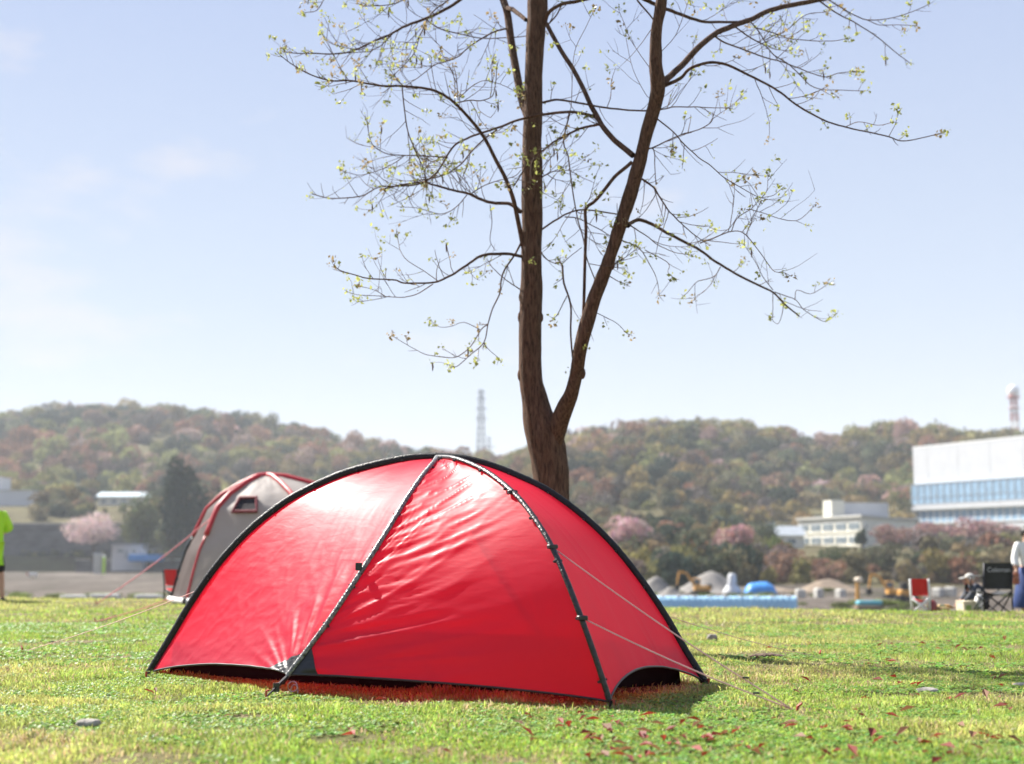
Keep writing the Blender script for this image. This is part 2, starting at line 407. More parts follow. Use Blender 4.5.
# the woods on the two hills: a far-off wood that reads as one mass
protos = []
for i in range(10):
    rs = np.random.default_rng(100 + i)
    protos.append(crown_np(420, 1, 1, .85, .12, rs, 5 + i % 3, .18))
PAL = np.array([(.18, .14, .075), (.20, .185, .07), (.26, .26, .10), (.14, .115, .10), (.25, .14, .095), (.085, .10, .06), (.36, .25, .22), (.165, .16, .095), (.27, .205, .085), (.045, .062, .045)])
def forest(name, VV, r0, r1, n, size, seed, xlim, wts, jit=.12):
    rs = np.random.default_rng(seed); r, c = VV.shape[:2]
    vs = []; cs = []
    cnt = 0; tries = 0
    while cnt < n and tries < n * 6:
        tries += 1
        fr = rs.uniform(r0, r1 - .01); fc = rs.uniform(0, c - 1.01); i = int(fr); j = int(fc); a = fr - i; b_ = fc - j
        p = (VV[i, j] * (1 - a) * (1 - b_) + VV[i + 1, j] * a * (1 - b_) + VV[i, j + 1] * (1 - a) * b_ + VV[i + 1, j + 1] * a * b_)
        px = 512 + p[0] / p[1] * F
        if not (xlim[0] < px < xlim[1]): continue
        q, sh = protos[rs.integers(len(protos))]
        s = size * rs.uniform(.5, 1.6); an = rs.random() * 6.28
        ca, sa = math.cos(an) * s, math.sin(an) * s
        v = np.empty_like(q); v[:, 0] = q[:, 0] * ca - q[:, 1] * sa; v[:, 1] = q[:, 0] * sa + q[:, 1] * ca; v[:, 2] = q[:, 2] * s * rs.uniform(.85, 1.25)
        v += p + np.array([0, 0, s * .55])
        row = 558 - (p[2] + s * 1.5 - CZ) / p[1] * F
        if (794 < px < 918 and p[1] < 345 and row < 549) or (px > 908 and p[1] < 400 and row < 523) or (765 < px < 806 and p[1] < 300 and row < 541) or (92 < px < 156 and p[1] < 425 and row < 503) or (px < 38 and p[1] < 425 and row < 509): continue
        # neighbours tend to be of one kind
        nzv = float(fbm(p[0] * .012, p[2] * .035 + p[1] * .01, seed)); k = int(np.clip(nzv * 2.2 - .6 + rs.normal() * .26, 0, .999) * len(wts)); 
        c0 = PAL[wts[k]] * rs.uniform(.75, 1.25) * np.array([1 + .06 * rs.normal(), 1, 1 + .05 * rs.normal()])
        vs.append(v); cs.append(np.clip(c0[None] * (sh * (.9 + .2 * rs.random()))[:, None], 0, .9)); cnt += 1
    V = np.concatenate(vs); C = np.concatenate(cs)
    return tag(raw_mesh(name, V, np.arange(len(V)).reshape(-1, 3), MAT['leaf_far'], color=C), kind='stuff')
f1 = forest('forest', VL, 2*7+2, 2*8+9, 2500, 5.1, 11, (-420, 640), [9, 5, 0, 3, 1, 7, 4, 8, 2, 6, 1, 4])
tag(f1, 'hazy spring woodland covering the left ridge', 'woodland')
f2 = forest('forest', VR, 2*6, 2*7+9, 2500, 4.5, 12, (380, 1500), [5, 0, 9, 3, 7, 1, 4, 8, 2, 6, 0, 1])
tag(f2, 'olive and pale pink spring woodland covering the right hill', 'woodland')
f6 = forest('forest', VR, 9.5, 15, 520, 3.6, 16, (430, 1500), [0, 5, 3, 9, 7, 4, 0, 8]); tag(f6, 'trees along the foot of the right hill', 'woodland')
f7 = forest('forest', VL, 10.2, 18, 560, 3.8, 17, (-420, 560), [0, 5, 7, 9, 3, 8, 4, 2]); tag(f7, 'trees along the foot of the left hill', 'woodland')
f3 = forest('scrub', VR, 1.2, 2*6+1, 1500, 2.3, 13, (430, 1500), [5, 0, 9, 7, 1, 3, 0, 4])
tag(f3, 'olive brown scrub on the bank below the right hill', 'scrub')
f4 = forest('scrub', VL, 10.5, 2*7+3, 620, 2.6, 14, (-420, 560), [5, 7, 0, 2, 1, 4, 8])
tag(f4, 'green and rusty scrub on the terrace above the dark wall', 'scrub')
f5 = forest('undergrowth', VL, 4.2, 6.0, 160, .9, 15, (-420, 560), [8, 2, 7, 2])
tag(f5, 'thin green strip of plants at the foot of the dark wall', 'plants')
# ------------------------------------------------------------------ the red tent
def fab(name, col, rough=.36, tr=.3, tp=.12, sheen=0, tcol=None, bump=.0006, spec=.5, coat=.0, pcol=None):
    m, nt, N, L, b = nodes(name)
    tc = N.new('ShaderNodeTexCoord')
    n = N.new('ShaderNodeTexNoise'); n.inputs['Scale'].default_value = 3; n.inputs['Detail'].default_value = 5; L.new(tc.outputs['Object'], n.inputs[0])
    r = N.new('ShaderNodeValToRGB'); c = np.array(col)
    r.color_ramp.elements[0].color = (*(c * .9), 1); r.color_ramp.elements[1].color = (*np.minimum(c * 1.1, .95), 1)
    L.new(n.outputs[0], r.inputs[0]); L.new(r.outputs[0], b.inputs['Base Color'])
    b.inputs['Roughness'].default_value = rough; b.inputs['Specular IOR Level'].default_value = spec
    b.inputs['Coat Weight'].default_value = coat; b.inputs['Coat Roughness'].default_value = .22
    mp = N.new('ShaderNodeMapping'); mp.inputs['Scale'].default_value = (1, 1, 5); L.new(tc.outputs['Object'], mp.inputs[0])
    n2 = N.new('ShaderNodeTexNoise'); n2.inputs['Scale'].default_value = 5; n2.inputs['Detail'].default_value = 6; n2.inputs['Distortion'].default_value = .6
    L.new(mp.outputs[0], n2.inputs[0])
    bp = N.new('ShaderNodeBump'); bp.inputs['Distance'].default_value = bump * 8; bp.inputs['Strength'].default_value = .8
    L.new(n2.outputs[0], bp.inputs['Height']); L.new(bp.outputs[0], b.inputs['Normal'])
    t = N.new('ShaderNodeBsdfTranslucent'); t.inputs[0].default_value = (*(tcol or col), 1)
    tpn = N.new('ShaderNodeBsdfTransparent'); tpn.inputs[0].default_value = (*(pcol or tcol or col), 1)
    m1 = N.new('ShaderNodeMixShader'); m1.inputs[0].default_value = tr
    L.new(b.outputs[0], m1.inputs[1]); L.new(t.outputs[0], m1.inputs[2])
    m2 = N.new('ShaderNodeMixShader'); m2.inputs[0].default_value = tp
    L.new(m1.outputs[0], m2.inputs[1]); L.new(tpn.outputs[0], m2.inputs[2])
    L.new(m2.outputs[0], N['Material Output'].inputs[0])
    return m
MAT['red'] = fab('red_ripstop', (.80, .026, .080), .48, .58, .10, tcol=(1.0, .022, .09), spec=.38, coat=.06, bump=.0003, pcol=(.9, .02, .04))
MAT['darkfab'] = fab('charcoal_ripstop', (.014, .014, .017), .4, .05, .0)

Cc = P(150, 674, 8.6); Dd = P(703, 682, 7.95)
def on_cd(px, py):     # the long arch stands in the upright plane through the two end feet
    a = P(px, py, 1.0); dx, dy = Dd.x - Cc.x, Dd.y - Cc.y
    # (a.x*t, t) on line
    t = (Cc.x * dy - Cc.y * dx) / (a.x * dy - 1.0 * dx)
    return P(px, py, t)
polC = [on_cd(*q) for q in [(437, 458), (415, 459), (390, 463), (350, 473), (318, 486), (285, 504), (252, 530), (222, 562), (196, 598), (172, 638), (150, 674)]]
polD = [on_cd(*q) for q in [(437, 458), (462, 460), (490, 467), (518, 478), (548, 493), (582, 518), (612, 547), (640, 582), (663, 616), (684, 652), (703, 682)]]
APX = polC[0]
def near_pole(tr, foot):
    """rows of the picture along a pole that comes down towards the camera; depth follows the pole's arch"""
    out = []
    fz = foot.z
    for (px, py) in tr:
        Y = APX.y
        for _ in range(60):
            z = P(px, py, Y).z; q = min(max((z - fz) / (APX.z - fz), 0), 1)
            Yn = foot.y + (APX.y - foot.y) * (1 - math.sqrt(max(0, 1 - q ** 2.6)))
            Y = .6 * Y + .4 * Yn
        out.append(P(px, py, Y))
    return out
footA = P(610, 704, 6.65); footA.z = max(footA.z, 0.0)
footB = P(288, 676, 7.3)
polA = [APX] + near_pole([(452, 459), (468, 464), (485, 472), (503, 485), (521, 502), (538, 525), (552, 549), (566, 581), (580, 617), (592, 650), (602, 680), (610, 704)], footA)
polB = [APX] + near_pole([(434, 463), (424, 475), (414, 489), (403, 506), (391, 526), (376, 550), (360, 575), (343, 601), (326, 626), (308, 650), (288, 676)], footB)
def mirror(pl): return [Vector((2 * APX.x - p.x, 2 * APX.y - p.y, p.z)) for p in pl]
polA2 = mirror(polA); polB2 = mirror(polB)
def curve_n(pl, n):
    q = resample(pl, .02); d = np.concatenate([[0], np.cumsum(np.linalg.norm(np.diff(q, axis=0), axis=1))]); t = np.linspace(0, d[-1], n)
    return np.stack([np.interp(t, d, q[:, k]) for k in range(3)], 1)

tent = thing('tent', 'glossy red dome tent with black pole sleeves in front of the tree', 'tent', (APX.x, APX.y, 0))
TO = np.array([APX.x, APX.y, 0])
NS, NT = 150, 130
def panel(name, Lp, Rp, hem, wrink, seed, mat=None, srange=(0, 1), sag=.03, hemlabel=None):
    A = curve_n(Lp, NS); B = curve_n(Rp, NS)
    s = np.linspace(0, 1, NS)[:, None]; t = np.linspace(0, 1, NT)[None, :]
    hm = hem(t[0])[None, :]                       # hem: how far down the panel reaches at t
    S = s * hm
    def samp(C, S): 
        return np.stack([np.interp(S, np.linspace(0, 1, NS), C[:, k]) for k in range(3)], -1)
    pa = samp(A, S); pb = samp(B, S); T = np.broadcast_to(t, S.shape)
    p = pa * (1 - T[..., None]) + pb * T[..., None]
    # normals
    du = np.gradient(p, axis=0); dv = np.gradient(p, axis=1); n = np.cross(du, dv); n /= np.maximum(np.linalg.norm(n, axis=-1, keepdims=True), 1e-9)
    out = p - np.array([APX.x, APX.y, .2]); sgn = np.sign((n * out).sum(-1, keepdims=True)); n = n * np.where(sgn == 0, 1, sgn)
    edge = np.clip(4 * T * (1 - T), 0, 1)
    w = wrink(S, T, p) * np.minimum(1, np.minimum(T, 1 - T) * 25)
    bul = sag * edge * np.sin(np.clip(S, 0, 1) * math.pi) 
    p = p + n * (w - bul)[..., None]
    v = p.reshape(-1, 3) - TO
    return raw_mesh(name, v, grid_faces(NS, NT), mat or MAT['red'], tent, True), p
def ridged(x): return 1 - np.abs(2 * x - 1)
def wr_front(S, T, p):
    # near-level creases strung between the two poles, fanned out from the lower left corner
    fan = (S - .95) / (.25 + T * .9)
    a = ridged(fbm(T * 1.6 + 3, S * 24 + T * 3.0, 61, 3)) ** 3
    b_ = ridged(fbm(T * 1.4, fan * 8 + 40, 63, 2)) ** 4
    c = fbm(T * 2, S * 10 + T * 1.0, 65, 2) - .5
    m_ = (1 - sstep(.55, .95, T)) * sstep(.04, .2, S)
    top = 1 - .75 * sstep(.38, .75, S) * sstep(.35, .7, T)
    return (.010 * a + .009 * b_ * sstep(.4, .7, S) + .006 * c) * (.25 + .75 * m_) * top
def wr_left(S, T, p):
    # T=0 at the left end pole, T=1 at the near pole: creases fan out of the near pole's foot
    ang = np.arctan2(1.02 - S, 1.04 - T)
    rad = np.hypot(1.02 - S, 1.04 - T)
    a = ridged(fbm(ang * 7 + 5, rad * 1.2, 71, 3)) ** 3
    b_ = ridged(fbm(S * 9 + T * 7, T * 16 - S * 8, 73, 3)) ** 2
    return .015 * a * sstep(.05, .13, rad) * (1 - sstep(.22, .5, rad)) + .003 * ridged(fbm(S * 26 + T * 6, T * 15 - S * 12, 77, 2)) ** 3 * sstep(.45, .8, S) + .002 * b_ * sstep(.3, .6, S) + .008 * (fbm(S * 5, T * 5, 75, 2) - .5)
def wr_right(S, T, p): return .006 * (fbm(S * 3, T * 6, 81, 2) - .5) + .004 * ridged(fbm(T * 9, S * 2, 83, 2)) ** 3
def hem_left(t): return .996 - .030 * np.sin(math.pi * np.clip(t, 0, 1)) ** .7
def hem_front(t): return .996 - .012 * np.sin(math.pi * np.clip(t * 1.0, 0, 1)) ** .6
def hem_right(t): return 1.0 - .062 * np.clip(np.sin(math.pi * t), 0, 1) ** .65
pl_left, G_left = panel('fly_panel', polC, polB, hem_left, wr_left, 1)
pl_front, G_front = panel('fly_panel', polB, polA, hem_front, wr_front, 2)
pl_right, G_right = panel('fly_panel', polA, polD, hem_right, wr_right, 3)
panel('fly_panel', polD, polB2, hem_left, wr_left, 4)
panel('fly_panel', polB2, polA2, hem_front, wr_front, 5)
panel('fly_panel', polA2, polC, hem_right, wr_right, 6)
# hem tape along each panel and the dark corner patch at the left near foot
def hem_tape(G, parent):
    q = G[-1] - TO; v, f = tube_np(q[::3], .006, 6); raw_mesh('hem_tape', v, f, MAT['black'], parent, True)
for pn, G in ((pl_left, G_left), (pl_front, G_front), (pl_right, G_right)): hem_tape(G, pn)
def patch(G, s0, s1, t0, t1, tri, name, parent):
    # a reinforcement sewn 3 mm proud of a panel
    i0, i1 = int(s0 * (NS - 1)), int(s1 * (NS - 1)); vs = []; rows = 24; cols = 16
    for i in range(rows + 1):
        S = i0 + (i1 - i0) * i / rows
        e = i / rows
        for j in range(cols + 1):
            T0, T1 = (t0, t0 + (t1 - t0) * e) if tri == 'L' else (t1 - (t1 - t0) * e, t1)
            T = (T0 + (T1 - T0) * j / cols) * (NT - 1)
            a, b_ = int(S), int(T); a = min(a, NS - 2); b_ = min(b_, NT - 2); fa, fb = S - a, T - b_
            p = G[a, b_] * (1 - fa) * (1 - fb) + G[a + 1, b_] * fa * (1 - fb) + G[a, b_ + 1] * (1 - fa) * fb + G[a + 1, b_ + 1] * fa * fb
            o = p - np.array([APX.x, APX.y, .3]); o /= np.linalg.norm(o); vs.append(p + o * .006 - TO)
    return raw_mesh(name, np.array(vs), grid_faces(rows + 1, cols + 1), MAT['darkfab'], parent, True)
patch(G_front, .90, 1, 0, .10, 'L', 'corner_patch', pl_front)
patch(G_left, .93, 1, .86, 1, 'R', 'corner_patch', pl_left)

# pole sleeves: flat black webbing tunnels over the poles
MAT['sleeve'] = M('black_sleeve_webbing', (.008, .008, .009), .5, .4, 60, .004, 90, spec=.35, stretch=(1, 1, 1))
MAT['sleeve_gloss'] = M('glossy_sleeve_webbing', (.010, .010, .012), .38, .8, 45, .008, 55, spec=.55, col2=(.03, .028, .028))
def sleeve(pl, w, h, name='pole_sleeve', n=90, mat=None):
    c = curve_n(pl, n) ; V = []
    t = np.gradient(c, axis=0); t /= np.linalg.norm(t, axis=1, keepdims=True)
    K = 10; ang = np.arange(K) * 2 * math.pi / K
    for i in range(n):
        o = c[i] - np.array([APX.x, APX.y, .25]); o = o - t[i] * np.dot(o, t[i]); o /= np.linalg.norm(o); s_ = np.cross(t[i], o)
        pk = 1 + .025 * math.sin(i * 2.7) + .02 * math.sin(i * 1.13)
        V.append(c[i] + o * .008 + h * pk * np.cos(ang)[:, None] * o + w * pk * np.sin(ang)[:, None] * s_)
    V = np.concatenate(V) - TO
    k = np.arange(K); kk = (k + 1) % K
    Fs = np.concatenate([np.stack([i * K + k, i * K + kk, (i + 1) * K + kk, (i + 1) * K + k], 1) for i in range(n - 1)])
    o = raw_mesh(name, V, Fs, mat or MAT['sleeve'], tent, True)
    # clips and tabs along the sleeve
    for i in range(8, n - 4, 11):
        o_ = c[i] - np.array([APX.x, APX.y, .25]); o_ /= np.linalg.norm(o_); s_ = np.cross(t[i], o_); q = c[i] - TO
        for sg in (-1, 1):
            a = q + s_ * sg * w * .8; b_ = q + s_ * sg * (w + .011); MB().tube([a, b_], [.009, .006], 5).build('webbing_tab', MAT['black'], o)
    return o
s1 = sleeve(polC, .018, .026); s2 = sleeve(polD, .018, .024); sA = sleeve(polA, .0145, .012, mat=MAT['sleeve_gloss']); sB = sleeve(polB, .014, .012, mat=M('sleeve_webbing_painted_glare', (.03, .03, .03), .35, .8, 70, .008, 60, spec=.8, col2=(.30, .29, .28))); sleeve(polA2, .024, .016); sleeve(polB2, .02, .014)  # near left sleeve: sun glare on black webbing painted in as pale speckle
# poles' ends, straps and pegs
MAT['pegred'] = M('anodised_peg', (.38, .05, .03), .6, .2, 20)
MAT['strap'] = M('webbing_strap', (.015, .015, .017), .5, .3, 80)
def foot(pl, out, name='pole_foot'):
    a = Vector(pl[-1]) - Vector(TO); d = (Vector(pl[-1]) - Vector(pl[-2])).normalized()
    MB().tube([a - d * .05, a + d * .035], [.013, .010], 8).ball(a + d * .04, .012, 8, 6).build(name, MAT['darkmetal'], tent, True)
foot(polA, 1); foot(polB, 1); foot(polC, 1); foot(polD, 1); foot(polA2, 1); foot(polB2, 1)
def strap_peg(a, g, parent=tent):
    a = Vector(a); g = Vector(g); a0 = a - Vector(TO); g0 = g - Vector(TO); d = (a0 - g0).normalized()
    mid = g0.lerp(a0, .45)
    MB().tube([a0, mid], [.011, .010], 6).tube([mid, g0], [.006, .005], 6).build('peg_strap', MAT['strap'], tent)
    MB().box(mid, (.03, .014, .045), 0.4).build('buckle', MAT['black'], tent)
    MB().tube([g0 + d * .03 + Vector((0, 0, .02)), g0 + Vector((0, 0, .03)), g0 + Vector((0, 0, -.06))], [.006, .006, .004], 6).build('peg', MAT['pegred'], tent)
strap_peg(polB[-1], P(266, 697, 7.06)); strap_peg(polC[-1], P(146, 677, 8.3)); strap_peg(polA[-1], P(614, 706, 6.6)); strap_peg(polD[-1], P(709, 684, 7.85))
# ring and coiled cord at the left near foot
mb = MB(); c0 = Vector(polB[-1]) - Vector(TO) + Vector((.03, -.03, -.03))
mb.tube([c0 + Vector((.025 * math.cos(t / 3), -.005 * math.sin(t), .025 * math.sin(t / 3) - .02)) for t in range(20)], .003, 5)
mb.tube([c0 + Vector((.018 * math.cos(t / 3) + .01, -.006, .03 * math.sin(t / 3) - .04)) for t in range(20)], .003, 5)
mb.build('cord_coil', MAT['metal'], tent, True)
# groundsheet tub inside
hexa = [Vector(pl[-1]) for pl in (polC, polB, polA, polD, polB2, polA2)]
order = [polC[-1], polB[-1], polA[-1], polD[-1], mirror([polB[-1]])[0], mirror([polA[-1]])[0]]
# C, B, A, D, B', A' round the footprint
cen = Vector(TO); vs = []; fs = []
TUB = (.93, .55, .55, .92, .92, .92)
for k, zz, sc_ in ((0, .0, 1), (1, .20, .985), (2, .21, .96)):
    for w_, p in zip(TUB, order): vs.append((w_ * sc_ * (p.x - cen.x), w_ * sc_ * (p.y - cen.y), zz))
for k in range(2):
    for j in range(6): fs.append((k * 6 + j, k * 6 + (j + 1) % 6, k * 6 + 6 + (j + 1) % 6, k * 6 + 6 + j))
fs.append(tuple(range(6)))
raw_mesh('groundsheet', vs, fs, M('black_floor_fabric', (.008, .006, .007), .9, .2, 9, spec=.05), tent)

# ------------------------------------------------------------------ guy lines of the red tent
MAT['cord'] = M('pale_pink_cord', (.75, .42, .40), .5, .1, 90)
def guy(a, b, r=.0036, peg=True, label='', parent=None, mat=None, name='guy_line', sagm=.02):
    a = Vector(a); b = Vector(b); n = 14
    pts = [a.lerp(b, t / n) - Vector((0, 0, sagm * math.sin(math.pi * t / n))) for t in range(n + 1)]
    o = Vector(parent.location) if parent else Vector()
    q = [p - o for p in pts]
    mb = MB().tube(q, r, 6)
    g = mb.build(name, mat or MAT['cord'], parent, True)
    if peg:
        e = b - o; d = (a - b).normalized(); h = Vector((-d.x, -d.y, 0)).normalized()
        MB().tube([e + h * .02 + Vector((0, 0, .045)), e + Vector((0, 0, .03)), e - h * .02 + Vector((0, 0, -.06))], [.006, .007, .004], 6).build('peg', MAT['pegred'], g if parent else g)
    # sliding tensioner
    s = a.lerp(b, .8) - o; MB().box(s, (.03, .012, .008), math.atan2(b.y - a.y, b.x - a.x)).build('tensioner', MAT['black'], g)
    return g
def nearest(pl, px, py):
    q = curve_n(pl, 300); best = min(q, key=lambda p: (proj(p)[0] - px) ** 2 + (proj(p)[1] - py) ** 2)
    return best
def proj(p):
    x, y, z = p[0], p[1], p[2] - CZ
    f_ = y * math.cos(TH) + z * math.sin(TH); v = -y * math.sin(TH) + z * math.cos(TH)
    return 512 + F * x / f_, 382 - F * v / f_
pegR = ground_at(798, 713); pegR2 = ground_at(820, 657)
guy(nearest(polA, 553, 545), pegR, parent=tent); guy(nearest(polA, 587, 614), pegR + Vector((.02, .01, 0)), parent=tent, peg=False)
guy(nearest(polD, 676, 606), pegR2, parent=tent, r=.0022); guy(nearest(polC, 205, 590), ground_at(22, 652), parent=tent, r=.0022)
# loops where the guy lines leave the sleeves
for pl, px, py in ((polA, 553, 545), (polA, 587, 614), (polA, 505, 498)):
    q = Vector(nearest(pl, px, py)) - Vector(TO); MB().box(q + Vector((.01, -.02, -.005)), (.05, .03, .022), .5, .004).build('line_loop', MAT['black'], tent)
MB().box(Vector(nearest(polB, 362, 570)) - Vector(TO) + Vector((-.02, -.02, .02)), (.035, .012, .04), .3, .003).build('pull_tab', MAT['black'], tent)
# ------------------------------------------------------------------ the big tree
m, nt, N, L, b = nodes('rough_bark')
tc = N.new('ShaderNodeTexCoord'); mp = N.new('ShaderNodeMapping'); mp.inputs['Scale'].default_value = (13, 13, 2.4); L.new(tc.outputs['Object'], mp.inputs[0])
n = N.new('ShaderNodeTexNoise'); n.inputs['Scale'].default_value = 4; n.inputs['Detail'].default_value = 8; n.inputs['Roughness'].default_value = .7; n.inputs['Distortion'].default_value = .4
L.new(mp.outputs[0], n.inputs[0])
r = N.new('ShaderNodeValToRGB'); e = r.color_ramp.elements; e[0].position = .34; e[0].color = (.045, .026, .018, 1); e[1].position = .68; e[1].color = (.20, .115, .075, 1)
L.new(n.outputs[0], r.inputs[0]); L.new(r.outputs[0], b.inputs['Base Color']); b.inputs['Roughness'].default_value = .9; b.inputs['Specular IOR Level'].default_value = .15
bp = N.new('ShaderNodeBump'); bp.inputs['Distance'].default_value = .03; bp.inputs['Strength'].default_value = 1; L.new(n.outputs[0], bp.inputs['Height']); L.new(bp.outputs[0], b.inputs['Normal'])
MAT['bark'] = m
MAT['twig'] = M('twig_bark', (.11, .068, .045), .85, .3, 30, spec=.2)

TD = 11.0
tree = thing('tree', 'tall forked tree with small new yellow green leaves behind the red tent', 'tree', P(556, 640, TD) * 1.0)
tree.location.z = gzf(tree.location.x, TD); TB = np.array(tree.location)
skel = []       # (px,py,depth, size) of everything placed so far
def lump(V, seed, amp):   # an uneven, slightly lumpy stem
    d = fbm(V[:, 2] * 3 + V[:, 0] * 2, V[:, 0] * 14 + V[:, 1] * 9, seed, 3) - .5
    return V + np.stack([d, np.roll(d, 3) * .5, d * 0], -1) * amp
def stem(pts, name, mat, depth, n=14, amp=.03):
    p = [P(a, b_, depth(i / (len(pts) - 1)) if callable(depth) else depth) for i, (a, b_, w) in enumerate(pts)]
    dep = [q.y for q in p]
    arr = np.array([(*q, w) for q, (a, b_, w) in zip(p, pts)])
    rs_ = resample(arr, .06); rad = np.abs(rs_[:, 3]) / 2 / F * rs_[:, 1]
    V, Fc = tube_np(rs_[:, :3], rad, n); V = lump(V, 5 + len(pts), amp)
    for q in rs_: 
        a, b_ = proj(q); skel.append((a, b_, q[1], q[3]))
    return V - TB, Fc
trunkpts = [(562, 668, 90), (558, 640, 64), (556, 600, 50), (554, 560, 42), (553, 525, 37), (552, 490, 34.5), (549, 462, 36), (545, 440, 37), (539, 420, 32), (535, 400, 26.5), (531, 375, 23.5), (530.5, 340, 23.5), (531.5, 300, 22.5), (532, 250, 21.5), (532, 200, 21), (532, 150, 19), (533, 110, 19), (533.5, 80, 18.5), (535, 50, 19), (537, 20, 20), (538, -10, 20), (541, -60, 17), (545, -120, 14), (550, -190, 10), (556, -270, 5)]
V1, F1 = stem(trunkpts, 'trunk', MAT['bark'], lambda t: TD - .1 * t, 20)
rightpts = [(551, 452, 22), (558, 428, 20), (565, 408, 17.5), (571, 394, 15.5), (577, 370, 14.5), (582, 345, 14), (594, 300, 14), (612, 250, 13.5), (628.5, 200, 13.5), (640, 160, 14), (648, 130, 13), (655, 105, 13), (658, 85, 14), (656, 60, 12.5), (656, 30, 11.5), (661, 0, 11), (664, -40, 10), (672, -90, 8), (684, -150, 6), (700, -220, 3)]
V2, F2 = stem(rightpts, 'trunk', MAT['bark'], lambda t: TD - .02 - 1.0 * math.sin(t * 1.7), 16)
tr_o = raw_mesh('trunk', np.concatenate([V1, V2]), [np.concatenate([F1, F2 + len(V1)])], MAT['bark'], tree, True)
for (px, py, r_) in ((519, 375, .03), (586, 376, .025), (519, 316, .03), (521, 298, .028), (612, 268, .02), (542, 318, .022)):
    q = min(skel, key=lambda s_: (s_[0] - px) ** 2 + (s_[1] - py) ** 2); MB().ball(P(q[0] + (q[3] * .42 if px > q[0] else -q[3] * .42), q[1], q[2]) - Vector(TB), r_, 8, 6, (1, 1, 1.9)).build('branch_scar', MAT['bark'], tree, True)

